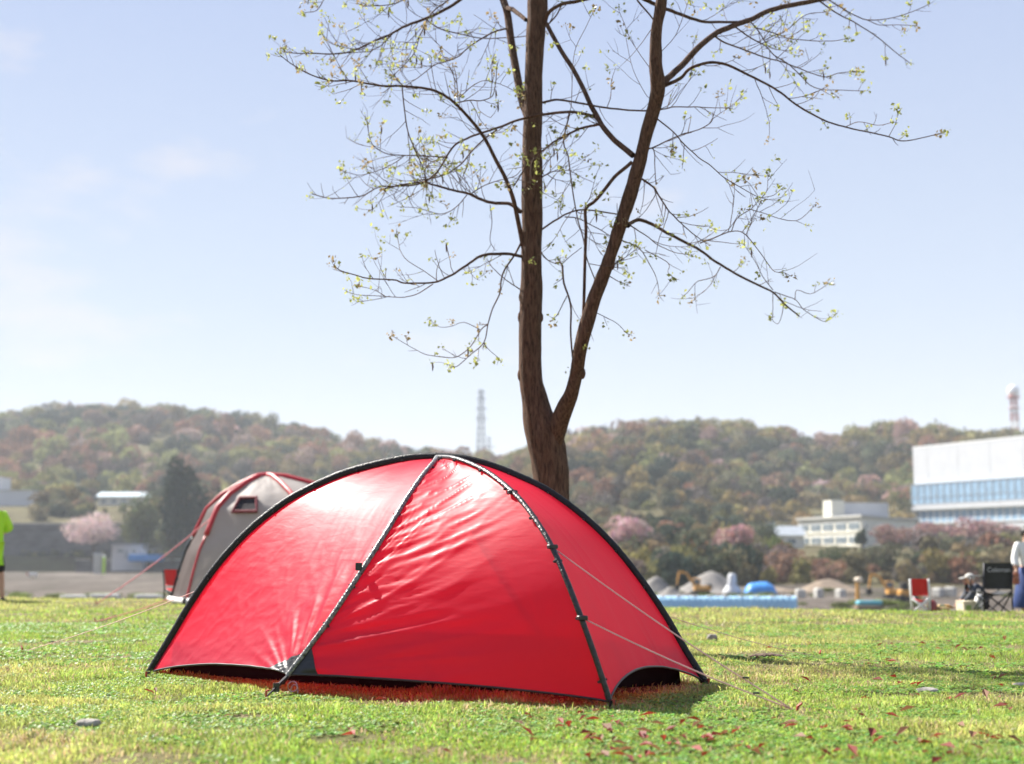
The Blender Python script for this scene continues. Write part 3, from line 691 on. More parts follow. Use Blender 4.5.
LIMBS = [  # w0, w1, points in rows and columns of the photograph
 (10, 8, [(528,117),(522,100),(517,75),(511,40),(507,12),(500,-10),(488,-50),(470,-100),(460,-150)]),
 (6, 5, [(507,8),(515,11),(526,20)]),
 (6.0, 1, [(524,250),(518.5,223),(513,198),(505,177.5),(497,162),(488,144.5),(478.5,129),(467.5,116),(455,103),(442,94),(426,89),(400,86),(385,86),(362,82.4),(346,80.4),(334,81),(323,79),(307,73),(291,63.6),(280,55)]),
 (7, 5, [(633,155.5),(625,149),(614,140),(603,127),(598,118),(590,103.6),(582,86),(573,69),(560,48.7),(548,26.7),(541,15)]),
 (4.0, 1.1, [(598,120),(592,116),(571,112),(540,115),(525.6,118),(510,123),(494,129),(478.5,134),(467.5,138),(455,145),(447,155.5),(441,166.5),(433,176),(418,184),(400,186),(378.5,187),(363,195.6),(344,198),(328,198),(312.6,194)]),
 (2.2, 1, [(447,156),(443,157),(422,156),(403.6,155.5),(388,154),(377,148.5),(370.6,141),(367.5,125.7),(366,118)]),
 (5, 1.6, [(521,212),(510,204),(494,203),(481.6,199.5),(469,194),(452,190),(431.4,184),(423.5,182),(400,185),(380,190)]),
 (1.6, 1, [(472,193),(485,185),(500,180),(515,176),(521,170)]),
 (2.6, 1.5, [(497,130),(483,140),(472,151),(463,162),(452,171),(441,176),(428,179),(410,181)]),
 (1.8, 1.6, [(402,86),(404.5,110),(408,132),(416,152),(422.5,166.5),(425.6,180)]),
 (4, 1, [(524,257),(509,254),(491,254),(479,257),(465.5,266),(452,275),(440,281),(430,283),(404.5,283),(392.7,279.5),(369,278.5),(355,275),(341.6,271),(334,266)]),
 (1.2, .8, [(438,281),(424,271),(408,261),(401,252),(399,245),(396.6,232)]),
 (1.6, .8, [(433,284),(418,293.7),(404.5,297),(385,296),(359,295),(347.5,291.7)]),
 (1.0, .8, [(385,296),(374,290),(358,286)]), (1.0, .8, [(390,296),(374,300),(358,302)]),
 (3, 1, [(521,243),(514.7,255),(505,269),(501,281),(500,292.7),(493,308),(488,324),(484,342),(469.5,355.6),(457.7,366),(452,367)]),
 (1.8, .8, [(488,324),(481,330),(471.4,345.7),(459.6,355.6),(447.7,357.5),(426,354.6),(412,347.7),(392.7,336)]),
 (1.1, .7, [(481,330),(463.6,322),(452,326),(440,327),(430,320)]), (1.3, .7, [(484,342),(487,347.7),(499,358.5)]),
 (1.8, .8, [(521,290),(505,279),(493,268),(489,262)]),
 (4.5, 1, [(475,-12),(459.6,0),(445.5,9.4),(425,19),(405,26),(393.4,33),(379,39),(362,47),(348,52),(330.6,54),(312,53.4),(297.7,53.4),(285,52)]),
 (2, 1, [(393,33),(382.4,44),(370,51),(348,53)]),
 (2.6, 1, [(455,-8),(448.7,0),(431,14),(420,36),(414,53.4),(400,69),(390,78)]),
 (2, 1.2, [(425,19),(441,29),(466,35.3),(485,38.5),(507,37.7),(525.6,36),(544,32)]),
 (2.8, 1, [(508,28),(494,32),(481.6,38.5),(469,47),(458,56.5),(447,61),(434.5,65),(419,77),(405,86)]),
 (2, 1, [(415,-6),(398,2.4),(382.4,5.5),(363.6,6)]), (1.5, 1, [(328,-10),(318,9.4),(305.5,12.6)]),
 (3.6, 1.4, [(600,124),(596.5,125),(582,128),(568,134),(555.7,141),(545,149),(533,157),(524,170),(514,186)]),
 (3.2, 2.4, [(540,103),(559,99.7),(579,103),(603,107),(626,110),(650,111)]),
 (2.2, 1, [(655,111),(675,107),(697,107),(711,107.5),(728,108)]),
 (5, 4, [(545,22),(549,12),(562,4),(579,1),(595,-4),(615,-20)]), (2.6, 2, [(545,26),(550,22),(557,14),(562,4)]),
 (8.5, 5, [(660,86),(668,78),(681,66),(697,48.7),(710,37.7),(721,30.6),(735,25),(750.6,19.6),(768,11),(790,5.5),(818,0),(850,-8),(890,-30)]),
 (2.4, 1, [(819.5,1),(835,12),(855,22.6),(880,39),(894,51),(910,63)]),
 (2.2, 1, [(822,-4),(829,0),(847,11),(866.6,19.6),(888,18.7),(912,11.8),(929.5,4)]),
 (1.3, .8, [(866,19.6),(880,25),(896,24.6),(914,25.5)]),
 (4.6, 1, [(664,86),(680,78.5),(689.4,69),(703.5,63.6),(717.7,62.8),(732,66.7),(747.5,74.6),(765,83),(780.5,92.6),(800,107),(821,119),(835,124),(859,130),(888,136.5),(902,141),(923.6,137.5),(939,133.6)]),
 (1.2, .8, [(845,127),(859,122),(878,125),(894,122)]), (1.0,.7,[(889,136),(896,122),(898,112)]),
 (5, 3, [(636,-5),(654.6,4),(672,11),(680,14),(700,21),(719,22),(740,22)]), (2.6, 2, [(637,0),(651.5,17),(655,24)]),
 (2.8, 1, [(712,34),(722,41),(732,45.5),(750.6,52),(768,58),(782,62),(799,68),(813.5,74),(826,77),(838.5,73),(857,71.7)]),
 (2.2, 1, [(735,26.7),(750.6,37.7),(765,45.5),(774,55),(787,63),(799,74),(810,85),(823,89.5),(839,90),(863,91)]),
 (2, 1, [(750.6,22),(758.5,31),(768,45.5),(780.5,50),(790,51)]),
 (1.8, .9, [(755,27.5),(774,33),(790,38.5),(813.5,41),(832,41),(845,39)]),
 (1.5, 1, [(765,40),(775,35),(787,30),(805.6,15),(826,12)]),
 (3.2, 1.2, [(642,179),(653,187),(659,196),(668.7,210.5),(681,223),(692,233),(705.7,243)]),
 (2, .8, [(700,243),(712,239),(731.4,231.4),(745,234),(759,251),(769,265),(774.7,271.7),(784.5,272.7)]),
 (1.4, 1, [(731.4,231.4),(737,218.7),(751,209),(760,199)]), (1.2, .8, [(746,235),(754,215.7),(762,200)]),
 (2.2, 1, [(656,118),(673.4,132),(684.4,144.5),(698.6,157),(711.4,166.5),(724,177.5),(739.7,187),(755,195.6),(761.6,198)]),
 (1, .7, [(761.6,198),(767,190),(768,176)]), (1, .7, [(761.6,198),(774,195),(780,190)]), (.9,.7,[(758,196),(750,184),(746,181)]),
 (1.2, .8, [(749,209),(765,213.6),(780.5,219),(796,220.7),(805.6,215),(812,208)]),
 (2.4, 1.2, [(648,149),(654.6,147),(668.7,140),(681,135),(698.6,129.6),(711.4,121.8),(713,112)]),
 (1.6, 1.2, [(653,148),(654.8,155),(654.6,163),(656,185)]),
 (5.2, 1.8, [(628,226),(631,223),(639,220),(648.8,222.6),(664.5,231.4),(682,241),(698,249),(717.5,263),(739,275.6),(759,285.5),(772.7,292),(784.5,304),(799,316)]),
 (1.4, .7, [(774.6,292),(784.5,295.7),(796,300),(804,310),(818,319),(825.7,322),(833,317),(837.5,313)]),
 (1.2, .8, [(773,290),(763,276.6),(755,261),(745,246)]), (1.2, .7, [(783.5,305),(781.5,316),(777.6,324),(770,318)]),
 (1.5, .7, [(720.5,267),(713.6,276.6),(698,281.5),(688,292),(683,296)]), (1.2,.7,[(795,300),(797,290),(810,294),(822,288),(828,284)]),
 (2, .8, [(631,226),(645,235),(658.6,245),(674,252),(690,255)]),
 (1.8, .8, [(621,240),(639,248),(648.8,263),(656.6,278.6),(659.6,296)]), (1.4, .7, [(645,250),(668,263),(668,272),(674,278)]),
 (4.4, 3.4, [(632,162),(625,168),(614,177.5),(603,191.6),(593,202.6),(585.5,209),(586,229),(585,259),(584,298.6),(583,320),(582,342)]),
 (2.8, 2, [(541,230),(555.7,220),(565,215),(576,210.5),(593,210.5),(609,213),(622,215)]),
 (1.8, 1.2, [(565,217),(577.7,218),(587,223),(598,228.5),(612,237)]),
 (2.2, 1.6, [(570,112),(563.5,141),(568,155.5),(572,187),(577.5,218),(583.4,239.6),(587,259),(597,285)]),
 (3, 2.4, [(556,263),(561.8,264),(563.8,283),(570.6,304.5),(570.6,330),(572,351.6),(574,366)]),
 (1.2, 1, [(561.8,264),(571,256),(581.5,247.5)]), (1.5, 1, [(567,296),(557.9,314),(553,318)]), (2, 1.2, [(541,252),(546,259),(556,264)]),
 (1.1, .8, [(566.7,119),(571,107),(572,88),(573,63),(576,47),(584,31),(593,12.6)]),
 (1.1, .7, [(650,68),(640.5,55),(629.5,37.7),(625,25),(618.5,9.4)]), (1.0, .7, [(650,98),(646.8,95.8),(637,78.5),(631,63),(626,37.7)]),
 (1.2, .8, [(660,52),(664,48.7),(675,36),(683,17),(688,2)]), (1.1, .7, [(658,110),(668.7,105),(678,94),(694,75)]),
 (3.4, 2, [(610,268),(613.4,265),(622,259)]), (1.6, 1, [(607,274),(616,280),(624,283.5)]),
 (1.2, .8, [(597,313),(616,323),(627,333.6)]),
 (1.8, 1.2, [(455,103),(470,100),(480,101),(490,98),(494,92),(496,80),(497,66)]), (1.6, 1, [(458,100),(456,75),(452,63)]), (1.3, .8, [(459,98),(475,84),(486,80.5),(500,84),(515,91)]),
 (1.5, .8, [(467,195),(455,208),(440,214),(418,208),(400,207)]), (1.2,.8,[(490,205),(492,222),(490,240),(495,250)]),
 (2.2, 1, [(540,178),(552,172),(570,170)]), (1.3,.8,[(470,152),(468,165),(462,178),(456,187)]),
 (1.2,.8,[(448,157),(438,170),(430,182),(415,194),(392,205)]), (1.4,.8,[(405,155),(395,163),(380,170),(362,175),(345,172)]),
 (3.4,1.4,[(500,-25),(470,-30),(430,-38),(380,-30),(340,-20),(310,-12)]), (3.4,1.2,[(660,-30),(700,-50),(760,-60),(820,-45)]),
 (3.4,1.2,[(541,-60),(500,-100),(450,-120),(400,-110)]), (3.4,1.2,[(545,-120),(600,-160),(650,-200)]), (3,1.2,[(672,-90),(720,-120),(780,-130)]), (3,1.2,[(550,-190),(510,-230),(470,-250)]),
]
rs = np.random.default_rng(42)
tips = []; thin = []
for k, (w0, w1, pts) in enumerate(LIMBS):
    s0 = min(skel, key=lambda s_: (s_[0] - pts[0][0]) ** 2 + (s_[1] - pts[0][1]) ** 2 - .4 * min(s_[3], 20)); e0 = pts[-1]
    ln = sum(math.hypot(pts[i + 1][0] - pts[i][0], pts[i + 1][1] - pts[i][1]) for i in range(len(pts) - 1))
    # does the far end meet something too?
    s1_ = min(skel, key=lambda s_: (s_[0] - e0[0]) ** 2 + (s_[1] - e0[1]) ** 2)
    meets = math.hypot(s1_[0] - e0[0], s1_[1] - e0[1]) < max(5, s1_[3] * .6)
    d0 = s0[2]; d1 = s1_[2] if meets else d0 + (rs.random() * 2 - 1.05) * 1.7 * min(1, ln / 220)
    if k == 2: d1 = d0 - .9
    arr = []
    for i, (a, b_) in enumerate(pts):
        t = i / (len(pts) - 1); arr.append((*P(a, b_, d0 + (d1 - d0) * t), w0 + (w1 - w0) * t ** .75))
    q = resample(np.array(arr), .045); q[:, 3] *= (.88 if w0 > 3.5 else .76)
    wob = fbm(np.arange(len(q)) * .35, np.full(len(q), k * 3.1), 7, 2) - .5
    q[:, 2] += wob * .012 * np.sin(np.linspace(0, math.pi, len(q)))
    V, Fc = tube_np(q[:, :3], np.maximum(q[:, 3], .5) / 2 / F * q[:, 1], 8 if w0 > 3 else 5)
    raw_mesh('limb' if w0 >= 3 else 'branch', V - TB, Fc, MAT['bark'] if w0 >= 3 else MAT['twig'], tree, True)
    for z in q: 
        a, b_ = proj(z); skel.append((a, b_, z[1], z[3]))
    for i in range(1, len(q) - 1):
        if q[i, 3] < 3.2 and i % 2 == 0: thin.append((q[i, :3], (q[i + 1, :3] - q[i - 1, :3]), q[i, 3]))
    if not meets: tips.append((q[-1, :3], q[-1, :3] - q[-3, :3]))

# side twigs grown off the thin branches, each ending in an opening bud of leaves
TV = []; TF = []; nV = 0; LP = []
def add_twig(p0, d, ln, r, seed, sub=True):
    global nV
    d = d / max(np.linalg.norm(d), 1e-6); pts = [p0]; m_ = max(3, int(ln / .05)); cur = d.copy()
    for i in range(m_):
        cur = cur + rs.normal(size=3) * .09 + np.array([0, 0, .075]); cur /= np.linalg.norm(cur); pts.append(pts[-1] + cur * ln / m_)
        if sub and i and rs.random() < .42: add_twig(pts[-1], cur + rs.normal(size=3) * .7, ln * .5, r * .7, 0, False)
        if rs.random() < .05: LP.append((pts[-1], .6))
    V, Fc = tube_np(pts, np.linspace(r, r * .55, len(pts)), 4); TV.append(V - TB); TF.append(Fc + nV); nV += len(V)
    if rs.random() < .45: LP.append((pts[-1], 1.0))
thin_a = [t for t in thin]
for (p, t, w) in thin_a:
    px, py = proj(p)
    dens = .66 + .42 * float(px < 470) + (-.06 if px > 640 else 0)
    if py > 225: dens *= .42
    if rs.random() < dens:
        t = t / max(np.linalg.norm(t), 1e-6); side = rs.normal(size=3); side -= t * np.dot(side, t); side /= np.linalg.norm(side)
        add_twig(np.array(p), t * .8 + side * .8 + np.array([0, 0, .1]), rs.uniform(.10, .38) * (.4 if (px < 345 or px > 800 or py > 300) else 1), max(.0022, min(w, 1.2) / 2 / F * 11 * .7), 0)
    elif rs.random() < .03: LP.append((np.array(p), .6))
for (p, t) in tips:
    LP.append((p, 1.15)); 
    for _ in range(2): add_twig(np.array(p), np.array(t) / max(np.linalg.norm(t), 1e-6) + rs.normal(size=3) * .5, rs.uniform(.03, .06), .0022, 0, False)
tag(raw_mesh('twigs', np.concatenate(TV), [np.concatenate(TF)], MAT['twig'], tree, True), kind='stuff')
# leaves: small folded blades in opening clusters, and a few dry pods
LVv = []; LVc = []; LF = []; PV = []; PF = []; cnt = 0; pc = 0
for (p, s_) in LP:
    k = rs.integers(4, 10) if s_ > .9 else rs.integers(1, 4)
    base = np.array([.36, .38, .11]) * rs.uniform(.75, 1.15) if rs.random() < .72 else np.array([.28, .21, .10])
    for _ in range(k):
        d = rs.normal(size=3); d[2] += .25; d /= np.linalg.norm(d); ln = rs.uniform(.014, .042) * s_ ** .5; w = ln * rs.uniform(.28, .42)
        sd_ = np.cross(d, rs.normal(size=3)); sd_ /= np.linalg.norm(sd_); up = np.cross(d, sd_); o = p + rs.normal(size=3) * .016 - TB
        a0 = o; a1 = o + d * ln * .5 + sd_ * w + up * w * .4; a2 = o + d * ln; a3 = o + d * ln * .5 - sd_ * w + up * w * .4
        LVv += [a0, a1, a2, a3]; LF += [(cnt, cnt + 1, cnt + 2), (cnt, cnt + 2, cnt + 3)]; cnt += 4
        c = np.clip(base * rs.uniform(.8, 1.2), 0, .9); LVc += [c] * 4
    if rs.random() < .035:
        q0 = p - TB; raw_mesh('seed_pod', *tube_np([q0, q0 + np.array([.002, 0, -.02]), q0 + np.array([.004, .003, -.045]), q0 + np.array([.002, 0, -.075])], [.001, .006, .007, .002], 5), MAT['twig'], tree, True)
MAT['newleaf'] = leafmat('new_leaves', .55, .45)
tag(raw_mesh('leaves', np.array(LVv), np.array(LF), MAT['newleaf'], tree, color=np.array(LVc)), kind='stuff')
print('leaf points', len(LP))

# ------------------------------------------------------------------ grass
def inside_tent(x, y):
    hx = np.array([[p.x, p.y] for p in order]); c = hx.mean(0); ins = np.ones(len(x), bool)
    for k in range(6):
        a = c + (hx[k] - c) * TUB[k]; b_ = c + (hx[(k + 1) % 6] - c) * TUB[(k + 1) % 6]; cr = (b_[0] - a[0]) * (y - a[1]) - (b_[1] - a[1]) * (x - a[0]); ins &= cr > 0
    return ins
gr = np.random.default_rng(5)
def zone(y0, y1, n, u=.47):
    y = np.sqrt(gr.random(n) * (y1 ** 2 - y0 ** 2) + y0 ** 2); x = (gr.random(n) * 2 - 1) * (u * y + .4); return x, y
DIV = [(P(770, 655, 10.2).x, 10.2, .55), (P(85, 640, 11.8).x, 11.8, .6), (P(185, 655, 10.2).x, 10.0, .45), (P(230, 710, 6.4).x, 6.3, .35), (P(735, 722, 6.1).x, 6.1, .38), (P(700, 700,6.9).x, 6.9,.3), (P(930,690,7.5).x,7.5,.4), (P(330,735,5.6).x,5.6,.25), (P(60,725,5.9).x,5.9,.3)]
GV = []; GC = []; GF3 = []; GF4 = []; gn = 0
def blades(x, y, wmul, hmul, seg):
    global gn
    n0 = len(x)
    pat = fbm(x * .55, y * .55 * .8, 33, 4); pat2 = fbm(x * 3.2, y * 3.2, 35, 3); dry = fbm(x * .8 + 9, y * 1.1, 37, 4)
    keep = (gr.random(n0) < (.30 + 1.25 * sstep(.34, .56, pat2)) * (1 - .6 * sstep(.57, .68, dry))) & ~inside_tent(x, y)
    for (a, b_, r_) in DIV: keep &= ((x - a) / r_) ** 2 + ((y - b_) / r_ / .8) ** 2 > gr.random(n0) ** .5 * 1.0
    dd = y - edgeY(x); keep &= gr.random(n0) > sstep(2, 9, dd)
    x, y, pat, pat2, dry = x[keep], y[keep], pat[keep], pat2[keep], dry[keep]; n = len(x)
    z = gz(x, y) - .004
    h = (.008 + .027 * gr.random(n) ** 1.6 + .038 * sstep(.52, .72, pat2) * gr.random(n) ** 1.3) * hmul * (.75 + .5 * pat)
    w = .0024 * wmul * (.7 + .7 * gr.random(n))
    az = gr.random(n) * 6.283; lean = .15 + .85 * gr.random(n) ** 1.3
    dx, dy = np.cos(az), np.sin(az); fa = gr.random(n) * 6.283; sx_, sy_ = np.cos(fa), np.sin(fa)
    isdry = gr.random(n) < .07 + .34 * sstep(.54, .68, dry)
    g0 = np.stack([.24 + .13 * gr.random(n), .36 + .12 * gr.random(n), .055 + .05 * gr.random(n)], 1)
    yl = np.stack([.38 + .12 * gr.random(n), .415 + .10 * gr.random(n), .115 + .05 * gr.random(n)], 1)
    mixv = sstep(.38, .62, pat)[:, None]; c = g0 * (1 - mixv) + yl * mixv
    dr = np.stack([.42 + .1 * gr.random(n), .33 + .08 * gr.random(n), .18 + .05 * gr.random(n)], 1); c = np.where(isdry[:, None], dr, c)
    c *= ((.6 + .75 * gr.random(n)) * (.72 + .70 * fbm(x * 6, y * 4, 71, 3)))[:, None]
    cx = np.stack([x, y, z], 1); S = np.stack([sx_, sy_, np.zeros(n)], 1) * w[:, None]; D = np.stack([dx, dy, np.zeros(n)], 1) * (lean * h)[:, None]; U = np.stack([np.zeros(n), np.zeros(n), h], 1)
    if seg == 2:
        v = np.stack([cx - S * .8, cx + S * .8, cx + D * .35 + U * .6 + S, cx + D * .35 + U * .6 - S, cx + D + U * (1 - .35 * lean)[:, None]], 1)
        i = (np.arange(n) * 5 + gn)[:, None]
        GF4.append(np.concatenate([i, i + 1, i + 2, i + 3], 1)); GF3.append(np.concatenate([i + 3, i + 2, i + 4], 1)); m_ = 5
    else:
        v = np.stack([cx - S, cx + S, cx + D + U * (1 - .35 * lean)[:, None]], 1)
        i = (np.arange(n) * 3 + gn)[:, None]; GF3.append(np.concatenate([i, i + 1, i + 2], 1)); m_ = 3
    GV.append(v.reshape(-1, 3)); GC.append(np.repeat(c, m_, 0)); gn += n * m_
def weeds(x, y, sz):
    """small round and toothed leaves lying just above the turf, in rosettes"""
    global gn
    k = 7; n = len(x); keep = ~inside_tent(x, y); x, y = x[keep], y[keep]; n = len(x)
    xx = np.repeat(x, k); yy = np.repeat(y, k); az = gr.random(n * k) * 6.283; ln = sz * (.5 + gr.random(n * k)); w = ln * (.28 + .15 * gr.random(n * k))
    z = gz(xx, yy) + .006; c0 = np.stack([xx, yy, z], 1); rise = .25 + .5 * gr.random(n * k)
    D = np.stack([np.cos(az), np.sin(az), rise], 1) * ln[:, None]; S = np.stack([-np.sin(az), np.cos(az), (gr.random(n * k) - .5) * .8], 1) * w[:, None]
    v = np.stack([c0 + D * .15, c0 + D * .6 + S, c0 + D * np.array([1, 1, .8]), c0 + D * .6 - S], 1)
    i = (np.arange(n * k) * 4 + gn)[:, None]; GF4.append(np.concatenate([i, i + 1, i + 2, i + 3], 1))
    c = np.stack([.17 + .12 * gr.random(n), .30 + .12 * gr.random(n), .05 + .06 * gr.random(n)], 1); c = np.repeat(c, k, 0) * (.8 + .4 * gr.random(n * k))[:, None]
    GV.append(v.reshape(-1, 3)); GC.append(np.repeat(c, 4, 0)); gn += n * k * 4
x, y = zone(3.4, 9, 460000); blades(x, y, 1.15, 1.0, 2)
x, y = zone(9, 14, 230000); blades(x, y, 1.9, 1.05, 1)
x, y = zone(14, 32, 340000, .5); blades(x, y, 3.6, 1.25, 1)
x, y = zone(3.4, 8.5, 34000); kp = fbm(x * 1.7, y * 1.7, 55, 3) > .47; weeds(x[kp], y[kp], .017)
x, y = zone(8.5, 16, 30000); kp = fbm(x * 1.7, y * 1.7, 55, 3) > .47; weeds(x[kp], y[kp], .024)
gv = np.concatenate(GV); 
tag(raw_mesh('grass', gv, [np.concatenate(GF3), np.concatenate(GF4)], MAT['grass'], color=np.concatenate(GC)), 'short sunlit yellow green grass with dry patches', 'grass', kind='stuff')

# fallen leaves, soil clods and stones
MAT['deadleaf'] = leafmat('dead_leaves', .35, .6)
lv = []; lc = []; lf = []; c_ = 0
spots = [(gr.uniform(520, 860), gr.uniform(722, 764)) for _ in range(46)] + [(gr.uniform(850, 1024), gr.uniform(640, 764)) for _ in range(44)] + [(gr.uniform(560, 700), gr.uniform(700, 764)) for _ in range(16)] + [(gr.uniform(0, 1024), gr.uniform(640, 764)) for _ in range(22)] + [(530, 742), (596, 746), (604, 742), (612, 748), (654, 759), (659, 755), (776, 651), (904, 689), (992, 700), (955, 702), (950, 703)]
for (px, py) in spots:
    g0 = ground_at(px, py); 
    for _ in range(gr.integers(1, 3)):
        q = np.array([g0.x, g0.y, gzf(g0.x, g0.y) + gr.uniform(.01, .035)]) + gr.normal(size=3) * np.array([.03, .05, 0]); a = gr.random() * 6.28; ln = gr.uniform(.018, .042)
        d = np.array([math.cos(a), math.sin(a), gr.uniform(-.2, .6)]) * ln; s_ = np.array([-math.sin(a), math.cos(a), gr.uniform(-.4, .4)]) * ln * .45
        u_ = np.array([0, 0, ln * .3])
        lv += [q - d, q + s_ + u_, q + d, q - s_ + u_, q]; lf += [(c_, c_ + 4, c_ + 1), (c_ + 1, c_ + 4, c_ + 2), (c_ + 2, c_ + 4, c_ + 3), (c_ + 3, c_ + 4, c_)]; c_ += 5
        cc = np.array([.26, .035, .022]) * gr.uniform(.6, 1.3) if gr.random() < .65 else np.array([.22, .10, .05]); lc += [cc] * 5
tag(raw_mesh('fallen_leaves', np.array(lv), np.array(lf), MAT['deadleaf'], color=np.array(lc)), 'red brown dead leaves scattered over the grass', 'leaves', kind='stuff')
def rock(name, label, px, py, w, h, col, seed, cat='stone', flat=.6):
    g0 = ground_at(px, py); d = g0.y; W = w / F * d; H = h / F * d
    rs = np.random.default_rng(seed); mb = MB().ball((0, 0, 0), 1, 20, 14); v = np.array(mb.v)
    n_ = 1 + .28 * (fbm(v[:, 0] * 1.6 + seed, v[:, 1] * 1.6 + v[:, 2] * 1.3, seed, 3) - .5) * 2; v *= n_[:, None]
    v = np.sign(v) * np.abs(v) ** .9 * np.array([W / 2, W / 2 * .75, H * .62])
    o = raw_mesh(name, v, mb.f, col, smooth=True); o.location = (g0.x, g0.y, gzf(g0.x, g0.y) + H * .3); tag(o, label, cat); return o
MAT['clod'] = M('dark_soil', (.11, .075, .05), .95, .5, 30, .03, 40)
rock('stone', 'smooth grey stone lying on the grass at the lower left', 88, 728, 25, 10, MAT['stone'], 3)
rock('stone', 'small pale stone on the grass just right of the red tent', 712, 640, 10, 7, MAT['stone'], 4)
rock('stone', 'flat pale stone among red leaves near the right edge of the grass', 927, 693, 24, 6, MAT['stone'], 5)
rock('stone', 'pale stone on the grass cut by the right edge of the photo', 1022, 688, 16, 6, MAT['stone'], 6)
rock('stone', 'little pale stone on the grass at the lower right corner', 1016, 733, 10, 6, MAT['stone'], 8)
rock('soil_mound', 'dark clod of turned soil in the grass right of the tent', 768, 658, 34, 5, MAT['clod'], 7, 'soil mound')
# ------------------------------------------------------------------ the far bank on the left
MAT['wallgrey'] = M('weathered_concrete', (.075, .072, .075), .9, .3, .35, 0, col2=(.13, .125, .125), stretch=(1, 1, 2.5))
MAT['conc'] = M('pale_concrete', (.42, .41, .38), .85, .15, 1.2)
MAT['cream'] = M('cream_render', (.66, .64, .55), .8, .05, .4)
MAT['whitewall'] = M('white_cladding', (.53, .54, .555), .6, .04, .3)
MAT['glass'] = M('window_glass_painted_sky', (.26, .40, .54), .3, .15, .5, spec=.9)  # pale blue of the reflected sky put into the glass colour
MAT['darkglass'] = M('dark_window_glass', (.10, .14, .17), .1, .3, 2, spec=.9)
MAT['bluetarp'] = M('blue_tarpaulin', (.05, .25, .62), .5, .15, 1.5, .02, 3)
MAT['palebluetarp'] = M('pale_blue_sheeting', (.34, .56, .72), .45, .12, 1.0, .03, 2)
MAT['greyroof'] = M('grey_roof', (.30, .33, .36), .6, .1, 1)
MAT['yellow'] = M('yellow_machine_paint', (.55, .28, .06), .45, .12, 2)
MAT['rubber'] = M('dark_rubber', (.025, .025, .025), .8, .3, 5)
MAT['gravel'] = M('heaped_gravel', (.20, .185, .17), .95, .2, 1.2, .06, 3)
MAT['sand'] = M('heaped_brown_earth', (.21, .16, .115), .95, .2, .8, .06, 3)

def onrow(px, row, Y): return P(px, row, Y)
def long_wall(name, label, x0, x1, r0, r1, Y, mat, thick=.7, joints=9):
    a = P(x0, r0, Y); b_ = P(x1, r1, Y); t = thing(name, label, 'wall', ((a.x + b_.x) / 2, Y, b_.z)); w = b_.x - a.x; h = a.z - b_.z
    MB().box((0, 0, h / 2 - .6), (w, thick, h + 1.2)).build('face', mat, t)
    MB().box((0, -.02, h + .12), (w + .1, thick + .3, .24)).build('coping', MAT['conc'], t); return t
long_wall('retaining_wall', 'long dark grey retaining wall behind the pink blossom tree', -1300, 560, 524, 553.5, 361.5, MAT['wallgrey'], 1.2)
long_wall('retaining_wall', 'low dark concrete wall below the white hut with the blue deck', 76, 300, 560, 573, 350.5, MAT['wallgrey'])

def building(name, label, px0, px1, rt, rb, Y, depth, wm, rm, rz=0, parapet=.3):
    a = P(px0, rt, Y); b_ = P(px1, rb, Y); w = b_.x - a.x; h = a.z - b_.z
    t = thing(name, label, 'building', ((a.x + b_.x) / 2, Y, b_.z), rz)
    MB().box((0, depth / 2, h / 2 - 1.5), (w, depth, h + 3)).build('wall', wm, t)
    if rm: MB().box((0, depth / 2, h + parapet / 2), (w + .5, depth + .5, parapet)).build('roof', rm, t)
    return t, w, h
def window(t, x, z, w, h, y=-.03, mull=1, gm=None, fm=None):
    f = MB()
    f.box((x, y, z + h / 2), (w + .12, .06, .08)).box((x, y, z - h / 2), (w + .2, .1, .08)).box((x - w / 2, y, z), (.08, .06, h)).box((x + w / 2, y, z), (.08, .06, h))
    for k in range(mull): f.box((x - w / 2 + w * (k + 1) / (mull + 1), y, z), (.05, .05, h))
    o = f.build('window', fm or MAT['white'], t)
    MB().box((x, y + .015, z), (w - .06, .02, h - .06)).build('pane', gm or MAT['darkglass'], o); return o
t, w, h = building('building', 'windowless pale block at the left edge above the dark wall, with a taller rear part', -46, 32, 491, 511, 412, 12, MAT['whitewall'], MAT['conc'])
MB().box((-7.5, 9, h + 2.2), (15.5, 9, 4.4)).build('tower_block', MAT['whitewall'], t); window(t, -6, 3.5, 2.2, 1.2)
t, w, h = building('building', 'long low building with a shiny pale roof in front of the left hill', 98, 150, 496.5, 505, 415, 9, MAT['cream'], None)
mb = MB(); mb.add([(-w / 2 - .6, -.6, h), (w / 2 + .6, -.6, h), (w / 2 + .6, 4.5, h + 1.5), (-w / 2 - .6, 4.5, h + 1.5), (w / 2 + .6, 9.6, h), (-w / 2 - .6, 9.6, h), (-w / 2 - .6, -.6, h - .2), (w / 2 + .6, -.6, h - .2), (w / 2 + .6, 9.6, h - .2), (-w / 2 - .6, 9.6, h - .2)],
    [(0, 1, 2, 3), (3, 2, 4, 5), (6, 7, 1, 0), (5, 4, 8, 9), (7, 6, 9, 8), (0, 3, 5, 9, 6), (1, 7, 8, 4, 2)]); mb.build('roof', M('shiny_pale_roof', (.42, .50, .54), .5, .05, 1), t)
for k in range(5): window(t, -6 + 3 * k, 1.1, 1.4, .9)
t, w, h = building('building', 'low green roofed building just left of the grey tent', 200, 222, 500, 507, 415, 6, MAT['cream'], M('pale_green_roof', (.35, .5, .38), .6, .1, 1)); window(t, 0, 1, 1.5, .9)
p_ = P(52.5, 511, 405); t = thing('water_tank', 'small white tank on the terrace right of the windowless pale block', 'tank', p_)
MB().lathe((0, 0, 0), [(1.0, -.5), (1.0, 2.3), (.8, 2.75), (.25, 2.95)], 20).build('tank_shell', MAT['whitewall'], t, True); MB().cyl((0, 0, 2.9), (0, 0, 3.15), .25).build('lid', MAT['conc'], t)
